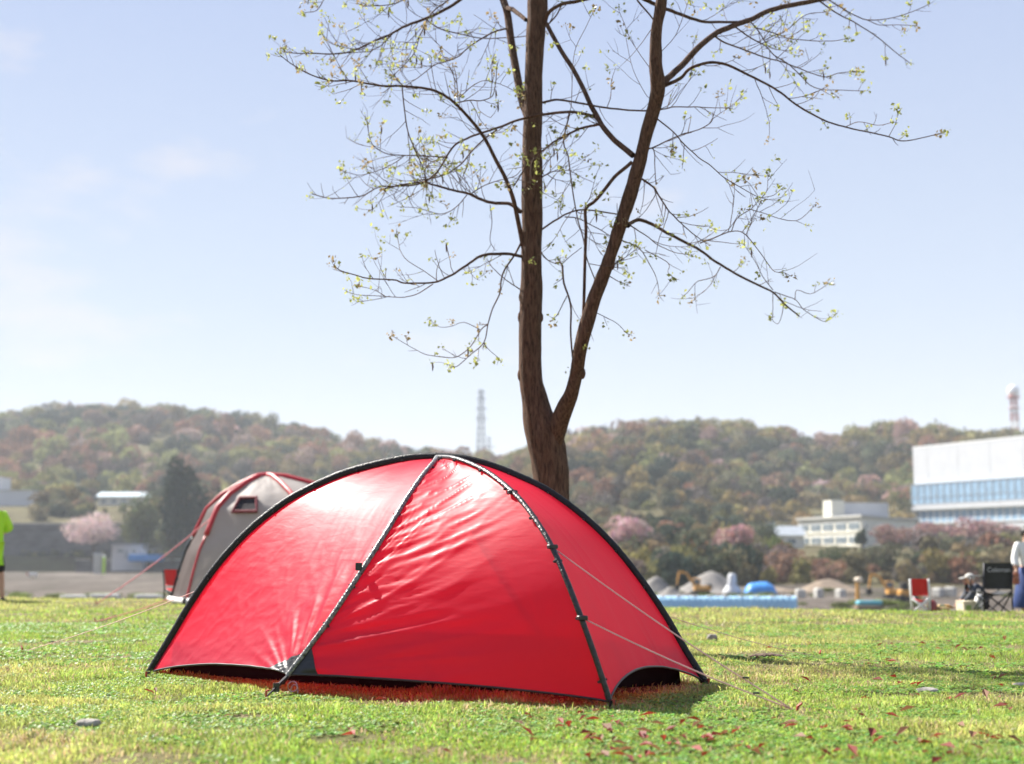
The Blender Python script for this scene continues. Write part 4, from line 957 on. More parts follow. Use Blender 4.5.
# hut with a blue deck
t, w, h = building('hut', 'small white hut with a flat roof right of the pink blossom tree', 112, 142, 545, 558.5, 346, 5, MAT['whitewall'], MAT['greyroof'])
window(t, -1.6, 1.9, 1.6, 1.0); window(t, 1.7, 1.9, 1.2, 1.0)
d = MB().box((-.1, -.03, 1.0), (.85, .06, 2.0)).build('door', MAT['greyroof'], t); MB().box((.2, -.08, 1.0), (.06, .06, .2)).build('handle', MAT['metal'], d)
p_ = P(146, 562, 344); t = thing('platform', 'blue sheeted platform beside the small white hut', 'platform', p_)
MB().box((0, 0, 1.0), (8, 3, 1.7), 0, .12).build('deck', MAT['bluetarp'], t)
for k in range(5): MB().cyl((-3.8 + 1.9 * k, -1.5, 1.8), (-3.8 + 1.9 * k, -1.5, 3.0), .05, 6).build('railing_post', MAT['white'], t)
MB().cyl((-3.8, -1.5, 3.0), (3.8, -1.5, 3.0), .04, 6).build('railing', MAT['white'], t)
MB().box((-.5, .4, 2.3), (1.1, .9, .9), .2, .1).build('crate', MAT['whitewall'], t)
def gpt(px, Y): 
    x = xat(px, 575, Y); return Vector((x, Y, gzf(x, Y)))
b_ = gpt(97, 300); t = thing('gate_post', 'grey square post standing in front of the low dark wall', 'post', b_)
MB().box((0, 0, 1.9), (1.5, .8, 4.4), 0, .05).build('shaft', MAT['conc'], t); MB().box((0, 0, 4.25), (1.8, 1.1, .3), 0, .05).build('cap', MAT['greyroof'], t)
b_ = gpt(103.5, 299); t = thing('marker_pole', 'lime green pole beside the grey square post', 'pole', b_)
MB().cyl((0, 0, -.3), (0, 0, 3.6), .32, 12).build('shaft', M('lime_paint', (.5, .75, .08), .5), t); MB().lathe((0, 0, 3.6), [(.34, 0), (.3, .2), (.1, .35)], 12).build('cap', MAT['white'], t)
b_ = gpt(33, 250); t = thing('traffic_barrier', 'small red and white barrier on the gravel left of the blossom tree', 'barrier', b_)
MB().box((0, 0, .75), (1.5, .3, .4), 0, .04).build('board', MAT['white'], t); MB().box((-.9, 0, .75), (.3, .32, .42), 0, .03).build('red_end', MAT['pegred'], t)
for s in (-.5, .5): MB().box((s, 0, .3), (.1, .5, .6)).build('leg', MAT['metal'], t)
for (x0, x1, rt, rb, lab) in ((63, 86, 595, 600, 'left'), (92, 119, 594, 600, 'middle'), (137, 162, 594.5, 600, 'right')):
    Y = 60; c = gpt((x0 + x1) / 2, Y); w = (x1 - x0) / F * Y; t = thing('concrete_slab', {'left': 'leftmost of three pale slabs along the far edge of the left grass', 'middle': 'middle one of three pale slabs along the far edge of the left grass', 'right': 'rightmost of three pale slabs, just left of the red folding chair'}[lab], 'slab', c)
    hz = zat(rt, Y) - c.z
    q = MB(); q.box((0, 0, hz - .3), (w, .9, .6), .05, .06); q.build('slab', MAT['conc'], t); MB().box((0, .3, (hz - .6) / 2), (w * .8, .5, hz - .5)).build('footing', MAT['gravel'], t)

# ------------------------------------------------------------------ trees one can tell apart
far_tree('cherry_tree', 'round pale pink blossoming tree in front of the long dark wall', 92.5, 52, 510, 560, 340, (.64, .50, .48), n=2500, leaf=.30, seed=1, colj=.12)
far_tree('evergreen_tree', 'tall narrow dark evergreen left of the grey tent', 177, 38, 463, 550, 334, (.022, .034, .02), n=3800, leaf=.5, seed=2)
far_tree('dark_tree', 'dark broad evergreen between the tall narrow evergreen and the grey tent', 192, 64, 490, 566, 333, (.018, .027, .018), n=2600, leaf=.6, seed=3)
far_tree('olive_tree', 'olive green tree between the pink blossom tree and the tall evergreen', 140, 52, 500, 552, 352, (.12, .13, .055), n=2400, leaf=.5, seed=4)
far_tree('golden_tree', 'golden brown tree on the terrace above the pink blossom tree', 72, 30, 484, 512, 404, (.27, .19, .07), n=1300, leaf=.5, seed=5)
far_tree('olive_tree', 'low olive tree in front of the tall evergreen, right of the hut', 172, 34, 524, 562, 336, (.11, .12, .06), n=1500, leaf=.45, seed=6)
far_tree('cherry_tree', 'pale pink blossoming tree on the slope behind the right shoulder of the red tent', 632, 50, 511, 556, 212, (.52, .34, .34), n=1700, leaf=.32, seed=7)
far_tree('cherry_tree', 'dusty pink tree halfway between the red tent and the cream building', 735, 44, 523, 562, 205, (.46, .28, .26), n=1500, leaf=.3, seed=8)
far_tree('dark_tree', 'dark blue green evergreen near the top of the right hill', 755, 28, 444, 478, 520, (.03, .05, .035), n=1500, leaf=.6, seed=9)
far_tree('green_tree', 'leafy green tree left of the cream building, above the earth works', 775, 44, 538, 572, 225, (.13, .16, .05), n=2000, leaf=.32, seed=10)
far_tree('dark_shrub', 'dark rounded evergreen in front of the right end of the cream building', 862, 13, 528, 552, 268, (.035, .055, .03), n=900, leaf=.25, seed=11, cat='shrub')
for i, (px, pw, rt, rb, Y, c, lab) in enumerate([
    (893, 44, 522, 556, 270, (.27, .165, .14), 'reddish bare tree at the left end of the row before the white factory'),
    (934, 46, 520, 556, 268, (.33, .20, .19), 'reddish pink tree under the left corner of the white factory'),
    (972, 44, 518, 556, 272, (.38, .235, .225), 'pinkest tree in the row before the white factory, above the black chair'),
    (1010, 46, 520, 558, 270, (.33, .20, .19), 'reddish pink tree at the right end of the row, above the standing woman')]):
    far_tree('blossom_tree', lab, px, pw, rt, rb, Y, c, n=1700, leaf=.3, seed=20 + i, group='reddish trees in front of the factory')
for i, (px, pw, rt, rb, c, lab) in enumerate([
    (835, 52, 548, 578, (.075, .09, .045), 'dark green bush directly below the cream building'),
    (884, 50, 544, 578, (.10, .10, .06), 'olive bush right of the dark rounded evergreen'),
    (926, 46, 550, 580, (.06, .075, .045), 'dark bush directly behind the small red chair'),
    (968, 50, 548, 582, (.10, .11, .06), 'olive bush behind the black chair'),
    (1012, 46, 546, 582, (.08, .085, .055), 'brown green bush behind the standing woman')]):
    far_tree('bush', lab, px, pw, rt, rb, 200, c, n=1700, leaf=.26, seed=30 + i, trunk=False, cat='bush', group='bushes on the right bank')

# ------------------------------------------------------------------ buildings on the right
def oblique(name, label, pA, YA, pB, YB, rt, rb, depth, wm, rm):
    """front wall from (pA, YA) to (pB, YB); rows taken at A"""
    a = P(pA, rb, YA); b_ = P(pB, rb, YB); b_.z = a.z; h = zat(rt, YA) - a.z
    w = math.hypot(b_.x - a.x, b_.y - a.y); rz = math.atan2(b_.y - a.y, b_.x - a.x)
    t = thing(name, label, 'building', a, rz)
    if wm: MB().box((w / 2, depth / 2, h / 2 - 2), (w, depth, h + 4)).build('wall', wm, t)
    if rm: MB().box((w / 2, depth / 2, h + .2), (w + .8, depth + .8, .4)).build('roof', rm, t)
    return t, w, h
# factory: the long wall comes towards the camera from its left corner
t, w, h = oblique('factory', 'huge white factory hall with a blue ribbon of windows at the right edge', 916, 400, 1330, 288, 448.5, 545, 60, None, None)
zt = lambda row: zat(row, 400) - t.location.z
mb = MB()
for (z0, z1, y0) in ((-3, zt(524), 0), (zt(510.5), zt(505.5), -1.1), (zt(484.5), h, 0)):
    mb.box((w / 2, 30 + y0 / 2, (z0 + z1) / 2), (w, 60 - y0, z1 - z0))
mb.build('wall', MAT['whitewall'], t)
j = MB()
for k in range(int(w / 12)): j.box((12 * k + 6, -.015, (zt(484.5) + h) / 2), (.05, .03, h - zt(484.5) - .3))
j.build('cladding_joints', MAT['greyroof'], t)
MB().box((w / 2, 30, h + .2), (w + .1, 60.1, .4)).build('parapet', MAT['white'], t)
for (ra, rb_, y0, nm) in ((484.5, 505.5, -1.0, 0), (510.5, 524, -.1, 1)):
    z1, z0 = zt(ra) - .02, zt(rb_) + .02
    fr = MB()
    n_ = int(w / 2.6)
    for k in range(n_ + 1): fr.box((w * k / n_, y0 - .05, (z0 + z1) / 2), (.22 if nm == 0 else .3, .14, z1 - z0))
    fr.box((w / 2, y0 - .06, z1 - .15), (w, .16, .3)).box((w / 2, y0 - .06, z0 + .15), (w, .16, .3))
    if nm == 0: fr.box((w / 2, y0 - .04, z0 + (z1 - z0) * .36), (w, .1, .12))
    o = fr.build('window', MAT['white'] if nm else MAT['greyroof'], t)
    MB().box((w / 2, 30 + y0 / 2, (z0 + z1) / 2), (w - .1, 60 - y0, z1 - z0)).build('pane', MAT['glass'], o)
MB().box((-.6, 14, (zt(487) + zt(512)) / 2), (1.2, 26, zt(487) - zt(512))).build('side_bay', MAT['whitewall'], t)
# cream school-like building: near corner in the middle
a = P(862, 551, 300)
t = thing('building', 'cream three storey building with strips of windows and a roof block, left of the factory', 'building', a)
top = zat(517, 300) - a.z
L0 = P(799, 551, 328) - a; R0 = P(918, 551, 335) - a
def face_box(mb, p, q, z0, z1, out, thick):  # a slab on the line p-q (local), thickness outwards
    d = Vector((q.x - p.x, q.y - p.y, 0)); n_ = Vector((d.y, -d.x, 0)).normalized() * out; c = Vector(((p.x + q.x) / 2, (p.y + q.y) / 2, (z0 + z1) / 2)) + n_ * thick / 2
    mb.box(c, (d.length, abs(thick), z1 - z0), math.atan2(d.y, d.x))
O = Vector((0, 0, 0)); B4 = L0 + R0
def prism(pts, z0, z1): 
    n_ = len(pts); return [(p.x, p.y, z0) for p in pts] + [(p.x, p.y, z1) for p in pts], [tuple(range(n_))[::-1], tuple(range(n_, 2 * n_))] + [(k, (k + 1) % n_, n_ + (k + 1) % n_, n_ + k) for k in range(n_)]
pts = [O, Vector((R0.x, R0.y, 0)), Vector((B4.x, B4.y, 0)), Vector((L0.x, L0.y, 0))]
MB().add(*prism(pts, -3, top)).build('wall', MAT['cream'], t)
cen = sum(pts, Vector()) / 4; big = [cen + (p - cen) * 1.04 for p in pts]
MB().add(*prism(big, top, top + .5)).build('roof', MAT['conc'], t)
dl = Vector((L0.x, L0.y, 0)); al = math.atan2(-dl.y, -dl.x); ln = dl.length; ul = dl / ln; nl = Vector((ul.y, -ul.x, 0))
if nl.y > 0: nl = -nl
for fl in range(3):
    z = top - 1.9 - 2.9 * fl
    for k in range(5):
        s_ = ln * (k + .5) / 5; c = ul * s_ + nl * .05
        o = MB().box((c.x, c.y, z), (ln / 5 * .80, .12, 1.7), al).build('window', MAT['white'], t)
        for q in (-1, 0, 1):
            cc = c + ul * q * ln / 5 * .28 + nl * .05; MB().box((cc.x, cc.y, z), (ln / 5 * .235, .06, 1.5), al).build('pane', MAT['darkglass'], o)
    mb = MB(); c = ul * ln / 2 + nl * .12; mb.box((c.x, c.y, z - 1.25), (ln, .25, .2), al); mb.build('balcony', MAT['cream'], t)
dr = Vector((R0.x, R0.y, 0)); lr = dr.length; ur = dr / lr; ar = math.atan2(dr.y, dr.x); nr = Vector((ur.y, -ur.x, 0))
for fl in range(3):
    for k in range(3):
        c = ur * (3 + k * lr / 4) + nr * .04; o = MB().box((c.x, c.y, top - 1.9 - 2.9 * fl), (1.8, .1, 1.3), ar).build('window', MAT['white'], t); cc = c + nr * .06
        MB().box((cc.x, cc.y, top - 1.9 - 2.9 * fl), (1.5, .04, 1.0), ar).build('pane', MAT['darkglass'], o)
c = P(856, 517, 318) - a; MB().box((c.x, c.y, top + 2.0), (12.5, 7, 3.2), .15).build('roof_block', MAT['whitewall'], t)
c = P(834, 517, 314) - a; MB().box((c.x, c.y, top + 2.2), (3, 5, 3.7), .15).build('stair_tower', MAT['cream'], t)
for k in range(3): c = P(876 + 5 * k, 517, 316) - a; MB().box((c.x, c.y, top + .9), (1.1, 1.0, 1.0)).build('roof_unit', MAT['white'], t)
t, w, h = building('house', 'low grey roofed house with a white chimney left of the cream building', 770, 804, 535, 547, 300, 8, MAT['cream'], None)
MB().add([(-w / 2 - .5, -.5, h - .1), (w / 2 + .5, -.5, h - .1), (w / 2 + .5, 4, h + 2), (-w / 2 - .5, 4, h + 2), (w / 2 + .5, 8.5, h - .1), (-w / 2 - .5, 8.5, h - .1)], [(0, 1, 2, 3), (3, 2, 4, 5), (0, 3, 5), (1, 4, 2), (0, 5, 4, 1)]).build('roof', MAT['greyroof'], t)
MB().box((-w / 2 + .3, 0, h + 1.0), (1.2, 1.2, 3.4)).build('chimney', MAT['whitewall'], t); window(t, 1, 1.2, 1.8, 1.0)

# lattice masts
def lattice(t, h, b0, b1, nseg, mats, r, arms=()):
    def w(z): return b0 + (b1 - b0) * (z / h) ** .8
    for k in range(nseg):
        z0, z1 = h * k / nseg, h * (k + 1) / nseg; w0, w1 = w(z0), w(z1); mb = MB()
        c0 = [(-w0, -w0, z0), (w0, -w0, z0), (w0, w0, z0), (-w0, w0, z0)]; c1 = [(-w1, -w1, z1), (w1, -w1, z1), (w1, w1, z1), (-w1, w1, z1)]
        for i in range(4):
            mb.tube([c0[i], c1[i]], r, 4); mb.tube([c0[i], c1[(i + 1) % 4]], r * .6, 4); mb.tube([c0[(i + 1) % 4], c1[i]], r * .6, 4); mb.tube([c1[i], c1[(i + 1) % 4]], r * .7, 4)
        mb.build('lattice_section', mats[k % len(mats)], t)
    for (z, L_) in arms:
        mb = MB(); mb.tube([(-L_, 0, z), (0, 0, z + 1.2), (L_, 0, z)], r * .8, 4).tube([(-L_, 0, z), (L_, 0, z)], r * .8, 4); mb.build('cross_arm', mats[0], t)
MAT['pylon'] = M('galvanised_steel', (.07, .08, .10), .6, .1, 1, metal=.3)
a = P(481, 466, 930); t = thing('pylon', 'tall grey lattice pylon on the ridge left of the tree trunk', 'pylon', a); hh = zat(390, 930) - a.z
lattice(t, hh, 3.6, 1.1, 12, [MAT['pylon']], .27, [(hh * .62, 4), (hh * .75, 3.6), (hh * .88, 3.2), (hh * .97, 2.6)])
a = P(489, 468, 935); t = thing('pylon', 'short lattice mast low beside the tall grey pylon', 'mast', a); lattice(t, zat(437, 935) - a.z, 1.2, .8, 6, [MAT['pylon']], .16, [(14, 4.5), (9, 4.5)])
a = P(137, 470, 900); t = thing('pylon', 'faint slim pylon standing on the slope of the left hill', 'pylon', a); hh = zat(412, 900) - a.z; lattice(t, hh, 2.2, .8, 8, [MAT['pylon']], .14, [(hh * .8, 4), (hh * .9, 3.4)])
a = P(1016, 452, 620); t = thing('radio_mast', 'red and white lattice mast topped by a white ball above the factory roof', 'mast', a); hh = zat(398, 620) - a.z
MAT['mastred'] = M('mast_red', (.40, .12, .09), .6)
lattice(t, hh, 1.7, 1.1, 7, [MAT['mastred'], MAT['white']], .22)
MB().cyl((0, 0, hh), (0, 0, hh + .5), 2.9, 20).build('platform', MAT['mastred'], t); MB().cyl((0, 0, hh * .8), (0, 0, hh * .8 + .4), 2.4, 20).build('platform', MAT['mastred'], t)
MB().ball((0, 0, hh + 3.0), 2.6, 20, 14, (1, 1, 1.1)).build('radome', MAT['white'], t, True)

# ------------------------------------------------------------------ earth works on the right
def heap(px0, px1, rt, Y, label, mat, seed, name='gravel_heap'):
    a = gpt((px0 + px1) / 2, Y); rw = (px1 - px0) / 2 / F * Y; h = zat(rt, Y) - a.z; n_ = 40; vs = [(0, 0, h)]; fs = []
    for i in range(1, 13):
        f_ = i / 12
        for k in range(n_):
            an = 2 * math.pi * k / n_; r_ = rw * f_ * (1 + .18 * (float(fbm(math.cos(an) * 1.5 + seed, math.sin(an) * 1.5, seed)) - .5))
            z = h * (.5 + .5 * math.cos(math.pi * f_ ** .85)) * (1 + .3 * (float(fbm(math.cos(an) * f_ * 3 + seed, math.sin(an) * f_ * 3, seed + 3)) - .5)) - (.5 if i == 12 else 0)
            vs.append((r_ * math.cos(an), r_ * .8 * math.sin(an), z))
    for k in range(n_): fs.append((0, 1 + k, 1 + (k + 1) % n_))
    for i in range(11):
        for k in range(n_): p = 1 + i * n_ + k; q = 1 + i * n_ + (k + 1) % n_; fs.append((p, p + n_, q + n_, q))
    o = raw_mesh(name, vs, fs, mat, smooth=True); o.location = a; tag(o, label, 'heap')
heap(628, 684, 576, 138, 'grey gravel heap right beside the edge of the red tent', MAT['gravel'], 1)
heap(664, 758, 571, 148, 'tall grey gravel heap behind the orange digger', MAT['gravel'], 2)
heap(650, 690, 587, 132, 'low pale rubble heap in front of the grey gravel heaps', MAT['gravel'], 3, 'rubble_heap')
heap(785, 868, 579, 150, 'wide brown earth heap right of the blue tarpaulin', MAT['sand'], 4, 'earth_heap')
heap(955, 1005, 583, 140, 'brown earth heap behind the black chair', MAT['sand'], 5, 'earth_heap')
heap(730, 800, 586, 156, 'long low earth heap behind the blue tarpaulin', MAT['sand'], 6, 'earth_heap')
def digger(px, Y, s, flip, label):
    t = thing('excavator', label, 'excavator', gpt(px, Y), 0)
    f = -1 if flip else 1
    def B(c, d, **k): return MB().box((c[0] * f * s, c[1] * s, c[2] * s), (d[0] * s, d[1] * s, d[2] * s), k.get('rz', 0), k.get('bev', .05) * s, ry=k.get('ry', 0) * f)
    for y in (-.85, .85):
        c = MB(); pts = [(-1.3, .12), (-1.45, .35), (-1.3, .62), (1.3, .62), (1.45, .35), (1.3, .12)]
        v = [(p[0] * s * f, (y - .25) * s, p[1] * s) for p in pts] + [(p[0] * s * f, (y + .25) * s, p[1] * s) for p in pts]
        c.add(v, [tuple(range(6)), tuple(range(11, 5, -1))] + [(k, (k + 1) % 6, 6 + (k + 1) % 6, 6 + k) for k in range(6)]).build('track', MAT['rubber'], t)
    B((.3, 0, 1.05), (2.5, 1.9, .75), bev=.12).build('body', MAT['yellow'], t)
    B((1.35, 0, 1.25), (.7, 1.8, .9), bev=.15).build('counterweight', MAT['rubber'], t)
    cab = B((-.45, .5, 1.95), (1.1, .85, 1.15), bev=.1).build('cab', MAT['yellow'], t)
    B((-.5, .03, 2.05), (.85, .05, .75), bev=.01).build('window', MAT['darkglass'], cab); B((-1.02, .5, 2.05), (.05, .65, .75), bev=.01).build('window', MAT['darkglass'], cab)
    def arm(a, b_, w, nm):
        a = Vector((a[0] * f * s, 0, a[1] * s)); b2 = Vector((b_[0] * f * s, 0, b_[1] * s)); return MB().tube([a, a.lerp(b2, .5), b2], [w * s * .8, w * s, w * s * .6], 6)
    arm((-.7, 1.2), (-2.0, 3.3), .24, 0).build('boom', MAT['yellow'], t); arm((-2.0, 3.3), (-3.1, 3.5), .2, 0).build('boom', MAT['yellow'], t)
    arm((-3.1, 3.55), (-3.5, 1.5), .17, 0).build('stick', MAT['yellow'], t)
    v = [(-3.2, 1.5), (-3.8, 1.5), (-3.95, .9), (-3.5, .55), (-3.1, .8)]
    MB().add([(p[0] * f * s, -.4 * s, p[1] * s) for p in v] + [(p[0] * f * s, .4 * s, p[1] * s) for p in v], [tuple(range(5)), tuple(range(9, 4, -1))] + [(k, (k + 1) % 5, 5 + (k + 1) % 5, 5 + k) for k in range(5)]).build('bucket', MAT['rubber'], t)
digger(700, 140, .66, False, 'orange digger with raised arm in front of the tall gravel heap')
digger(893, 120, .60, False, 'yellow digger with raised arm working left of the small red chair')
t = thing('wheel_loader', 'low yellow loader parked directly left of the small red chair', 'loader', gpt(906, 112))
MB().box((0, 0, .8), (1.3, .9, .5), 0, .1).build('body', MAT['yellow'], t); cb = MB().box((-.2, 0, 1.3), (.55, .75, .6), 0, .06).build('cab', MAT['rubber'], t)
for x in (-.45, .45):
    for y in (-.5, .5): MB().cyl((x, y - .12, .33), (x, y + .12, .33), .33, 14).build('wheel', MAT['rubber'], t)
MB().box((.95, 0, .45), (.3, 1.0, .4), 0, .05).build('bucket', MAT['yellow'], t)
t = thing('hopper', 'white conical hopper between the orange digger and the blue tarpaulin', 'hopper', gpt(732, 142))
MB().lathe((0, 0, 0), [(1.05, 0), (.95, .35), (.5, .95), (.42, 1.15), (.42, 1.9), (.25, 2.1)], 20).build('cone', MAT['whitewall'], t, True)
for k in range(4): an = k * 1.571 + .785; MB().cyl((.9 * math.cos(an), .9 * math.sin(an), -.1), (.45 * math.cos(an), .45 * math.sin(an), 1.2), .05, 6).build('leg', MAT['metal'], t)
# blue covered mound
a = gpt(760, 140); vs = []; n_ = 24; rows = 16
for i in range(rows + 1):
    x = (i / rows - .5) * 3.1
    for k in range(n_ + 1):
        an = math.pi * k / n_; e_ = (1 - abs(2 * i / rows - 1) ** 3.5) ** .5 if 0 < i < rows else .1
        z = math.sin(an) * 1.15 * e_ * (.9 + .2 * float(fbm(x * 2, an * 2, 3))); vs.append((x, -math.cos(an) * 1.2 * (.7 + .3 * e_), z - .05))
o = raw_mesh('tarpaulin', np.array(vs), grid_faces(rows + 1, n_ + 1), MAT['bluetarp'], smooth=True); o.location = a; tag(o, 'bright blue tarpaulin drawn over a mound among the earth works', 'tarpaulin')
# long pale blue sheeting of sandbags across the gravel
Y = 96; a = gpt(700, Y); x0 = xat(560, 600, Y) - a.x; x1 = xat(796, 600, Y) - a.x; zt_ = zat(596.5, Y) - a.z; zb = zat(606, Y) - a.z
t = thing('flood_barrier', 'long pale blue sheeted barrier just beyond the grass right of the red tent', 'barrier', a)
n_ = 150; xs_ = np.linspace(x0, x1, n_); V = []
for i, x in enumerate(xs_):
    tp = zt_ + .03 * float(vn(i * .6, 0, 3))
    for (yy, zz) in ((-.5, min(zb, .0) - .3), (-.42, (zb + tp) * .5), (-.22, tp - .06), (.1, tp), (.4, (zb + tp) * .5), (.5, min(zb, 0) - .3)): V.append((x, yy + .04 * math.sin(i * 1.7), zz))
raw_mesh('sheeting', np.array(V), grid_faces(n_, 6), MAT['palebluetarp'], t, True)
for k in range(0, 15):
    MB().ball((x0 + (x1 - x0) * (k + .5) / 15, -.05, zt_ + .03), .16, 10, 6, (1.3, .8, .25)).build('sandbag', MAT['white'], t, True)
a = gpt(868, 92); t = thing('sheeting', 'short teal sheet lying on the gravel left of the small red chair', 'sheet', a); hz = zat(599, 92) - a.z
MB().box((0, 0, hz - .25), (1.6, .8, .3), .1, .08).build('sheet_cover', M('teal_sheeting', (.10, .35, .42), .5, .1, 2), t); MB().box((0, .1, (hz - .45) / 2 - .1), (1.8, .8, hz - .3), .1).build('pallet', MAT['sand'], t)
t = thing('signal_post', 'yellow post with a round pale lamp left of the yellow digger', 'post', gpt(857, 96)); hz = zat(580, 96) - t.location.z
MB().tube([(0, 0, -.1), (0, 0, hz - .2)], [.17, .12], 10).build('shaft', MAT['yellow'], t); MB().ball((.1, 0, hz), .26, 14, 10, (1.2, 1, .8)).build('lamp', M('lamp_cream', (.72, .60, .45), .4), t, True)
for i, (px, w, row) in enumerate(((800, 9, 591), (818, 7, 590), (840, 8, 591), (938, 9, 590), (950, 7, 589))):
    a = gpt(px, 130); hz = zat(row - 2, 130) - a.z; o = MB().box((0, 0, hz / 2), (w / F * 130, 1.0, hz), .2 * i, .12).build('concrete_block', MAT['conc'], None); o.location = a
    tag(o, ['pale block right of the blue tarpaulin', 'small pale block midway between the blue tarpaulin and the yellow post', 'pale block just left of the yellow post', 'pale block just right of the small red chair on the gravel', 'small pale block on the gravel left of the black chair'][i], 'block')
# low weeds on the gravel, in clumps
w_r = np.random.default_rng(77); WV = []; WC = []
for i in range(1000):
    Y = w_r.uniform(42, 150); px = w_r.uniform(-200, 1250); x = xat(px, 590, Y)
    if float(fbm(x * .05, Y * .05, 91)) < .5: continue
    q, sh = protos[w_r.integers(10)]; s = w_r.uniform(.3, .9); v = q * np.array([s * 1.8, s * 1.3, s * .45]) + np.array([x, Y, gzf(x, Y) + s * .2]); WV.append(v)
    WC.append(np.array([.16, .20, .06])[None] * sh[:, None] * w_r.uniform(.7, 1.3))
WV = np.concatenate(WV); tag(raw_mesh('weeds', WV, np.arange(len(WV)).reshape(-1, 3), MAT['leaf_far'], color=np.concatenate(WC)), 'clumps of green weeds on the gravel flats', 'weeds', kind='stuff')
# ------------------------------------------------------------------ second tent
MAT['greyfab'] = fab('grey_beige_fabric', (.44, .40, .37), .6, .3, .06, tcol=(.45, .38, .33), spec=.3)
MAT['meshfab'] = fab('dark_mesh_fabric', (.10, .08, .078), .7, .25, .10, tcol=(.3, .24, .22), spec=.2)
MAT['redpole'] = M('red_sleeve', (.50, .03, .04), .45, .1, 9)
TY = 22.6; a0 = P(283, 600, TY); ty = gzf(a0.x, TY)
t2 = thing('tent', 'large grey and beige dome tent with red pole sleeves behind the red tent', 'tent', (a0.x, TY, ty))
HT = zat(477.5, TY) - ty; RX = (283 - 172) / F * TY; 
TR_ = [0, .11, .28, .48, .63, .73, .84, .91, 1]; TZ_ = [1.01, 1.0, .94, .85, .74, .58, .415, .25, 0]
TF_ = np.linspace(0, 1, 9)
def dome(an, f, k=1.0):    # f 0 top .. 1 base
    r = float(np.interp(f, TF_, TR_)); z = HT * float(np.interp(f, TF_, TZ_))
    ex = 1 + .35 * (math.cos(an) > 0) * abs(math.cos(an))
    return Vector((RX * ex * r * math.cos(an) - .3 * (1 - r), RX * .95 * r * math.sin(an), z))
AN = [R(180), R(225), R(292), R(350), R(45), R(110)]
for k in range(6):
    a_, b_ = AN[k], AN[(k + 1) % 6]; 
    if b_ < a_: b_ += 2 * math.pi
    n_ = 36; m_ = 24; V = []
    for i in range(n_):
        f_ = .03 + .97 * i / (n_ - 1)
        A_ = dome(a_, f_); B_ = dome(b_, f_)
        for j in range(m_):
            u = j / (m_ - 1); p = A_.lerp(B_, u); d_ = math.sin(math.pi * u); o_ = Vector((p.x, p.y, p.z * .3)).normalized()
            mid = dome(a_ + (b_ - a_) * .5, f_); p = p + (mid - (A_ + B_) / 2) * d_ * .35
            p += o_ * float(fbm(u * 5 + k, f_ * 9, 44) - .5) * .05; V.append((p.x, p.y, max(p.z, .03 + .05 * d_)))
    pn = raw_mesh('fly_panel', np.array(V), grid_faces(n_, m_), MAT['meshfab'] if k == 0 else MAT['greyfab'], t2, True)
    if k in (0, 1):   # pale hem strip
        hm = [Vector(V[(n_ - 1) * m_ + j]) * 1.005 for j in range(m_)]; MB().tube([(p.x, p.y, .06) for p in hm], .05, 6).build('hem_strip', MAT['white'], pn, True)
    if k == 1:        # window with a maroon border
        def wp(u, f_):
            A_ = dome(a_, f_); B_ = dome(b_, f_); p = A_.lerp(B_, u); mid = dome((a_ + b_) / 2, f_); p = p + (mid - (A_ + B_) / 2) * math.sin(math.pi * u) * .35; o_ = Vector((p.x, p.y, p.z * .3)).normalized(); return p + o_ * .05
        q = [wp(.26, .42), wp(.5, .42), wp(.53, .53), wp(.24, .53)]
        w_ = raw_mesh('window', [*q], [(0, 1, 2, 3)], M('dark_window_mesh', (.03, .026, .03), .9), pn)
        MB().tube([q[0], q[1], q[2], q[3], q[0]], .03, 6).build('frame', M('maroon_trim', (.20, .03, .04), .6), w_)
for k, an in enumerate(AN):
    pts = [dome(an, i / 24) * 1.012 for i in range(25)]
    MB().tube(pts[:17], .04, 8).build('pole_sleeve', MAT['redpole'], t2, True); MB().tube(pts[16:], .018, 8).build('pole', MAT['darkmetal'] if k == 0 else MAT['redpole'], t2, True)
    MB().box((pts[-1].x, pts[-1].y, .06), (.08, .05, .1), an, .01).build('pole_foot', MAT['black'], t2)
pa = Vector((a0.x, TY, ty)) + dome(AN[1], .55) * 1.01
MAT['redcord'] = M('red_cord', (.65, .16, .18), .6)
guy(pa, ground_at(96, 604), r=.008, parent=t2, mat=MAT['redcord'], sagm=.05)
guy(Vector((a0.x, TY, ty)) + dome(AN[0], .98), ground_at(95, 622), r=.007, parent=t2, mat=MAT['redcord'])

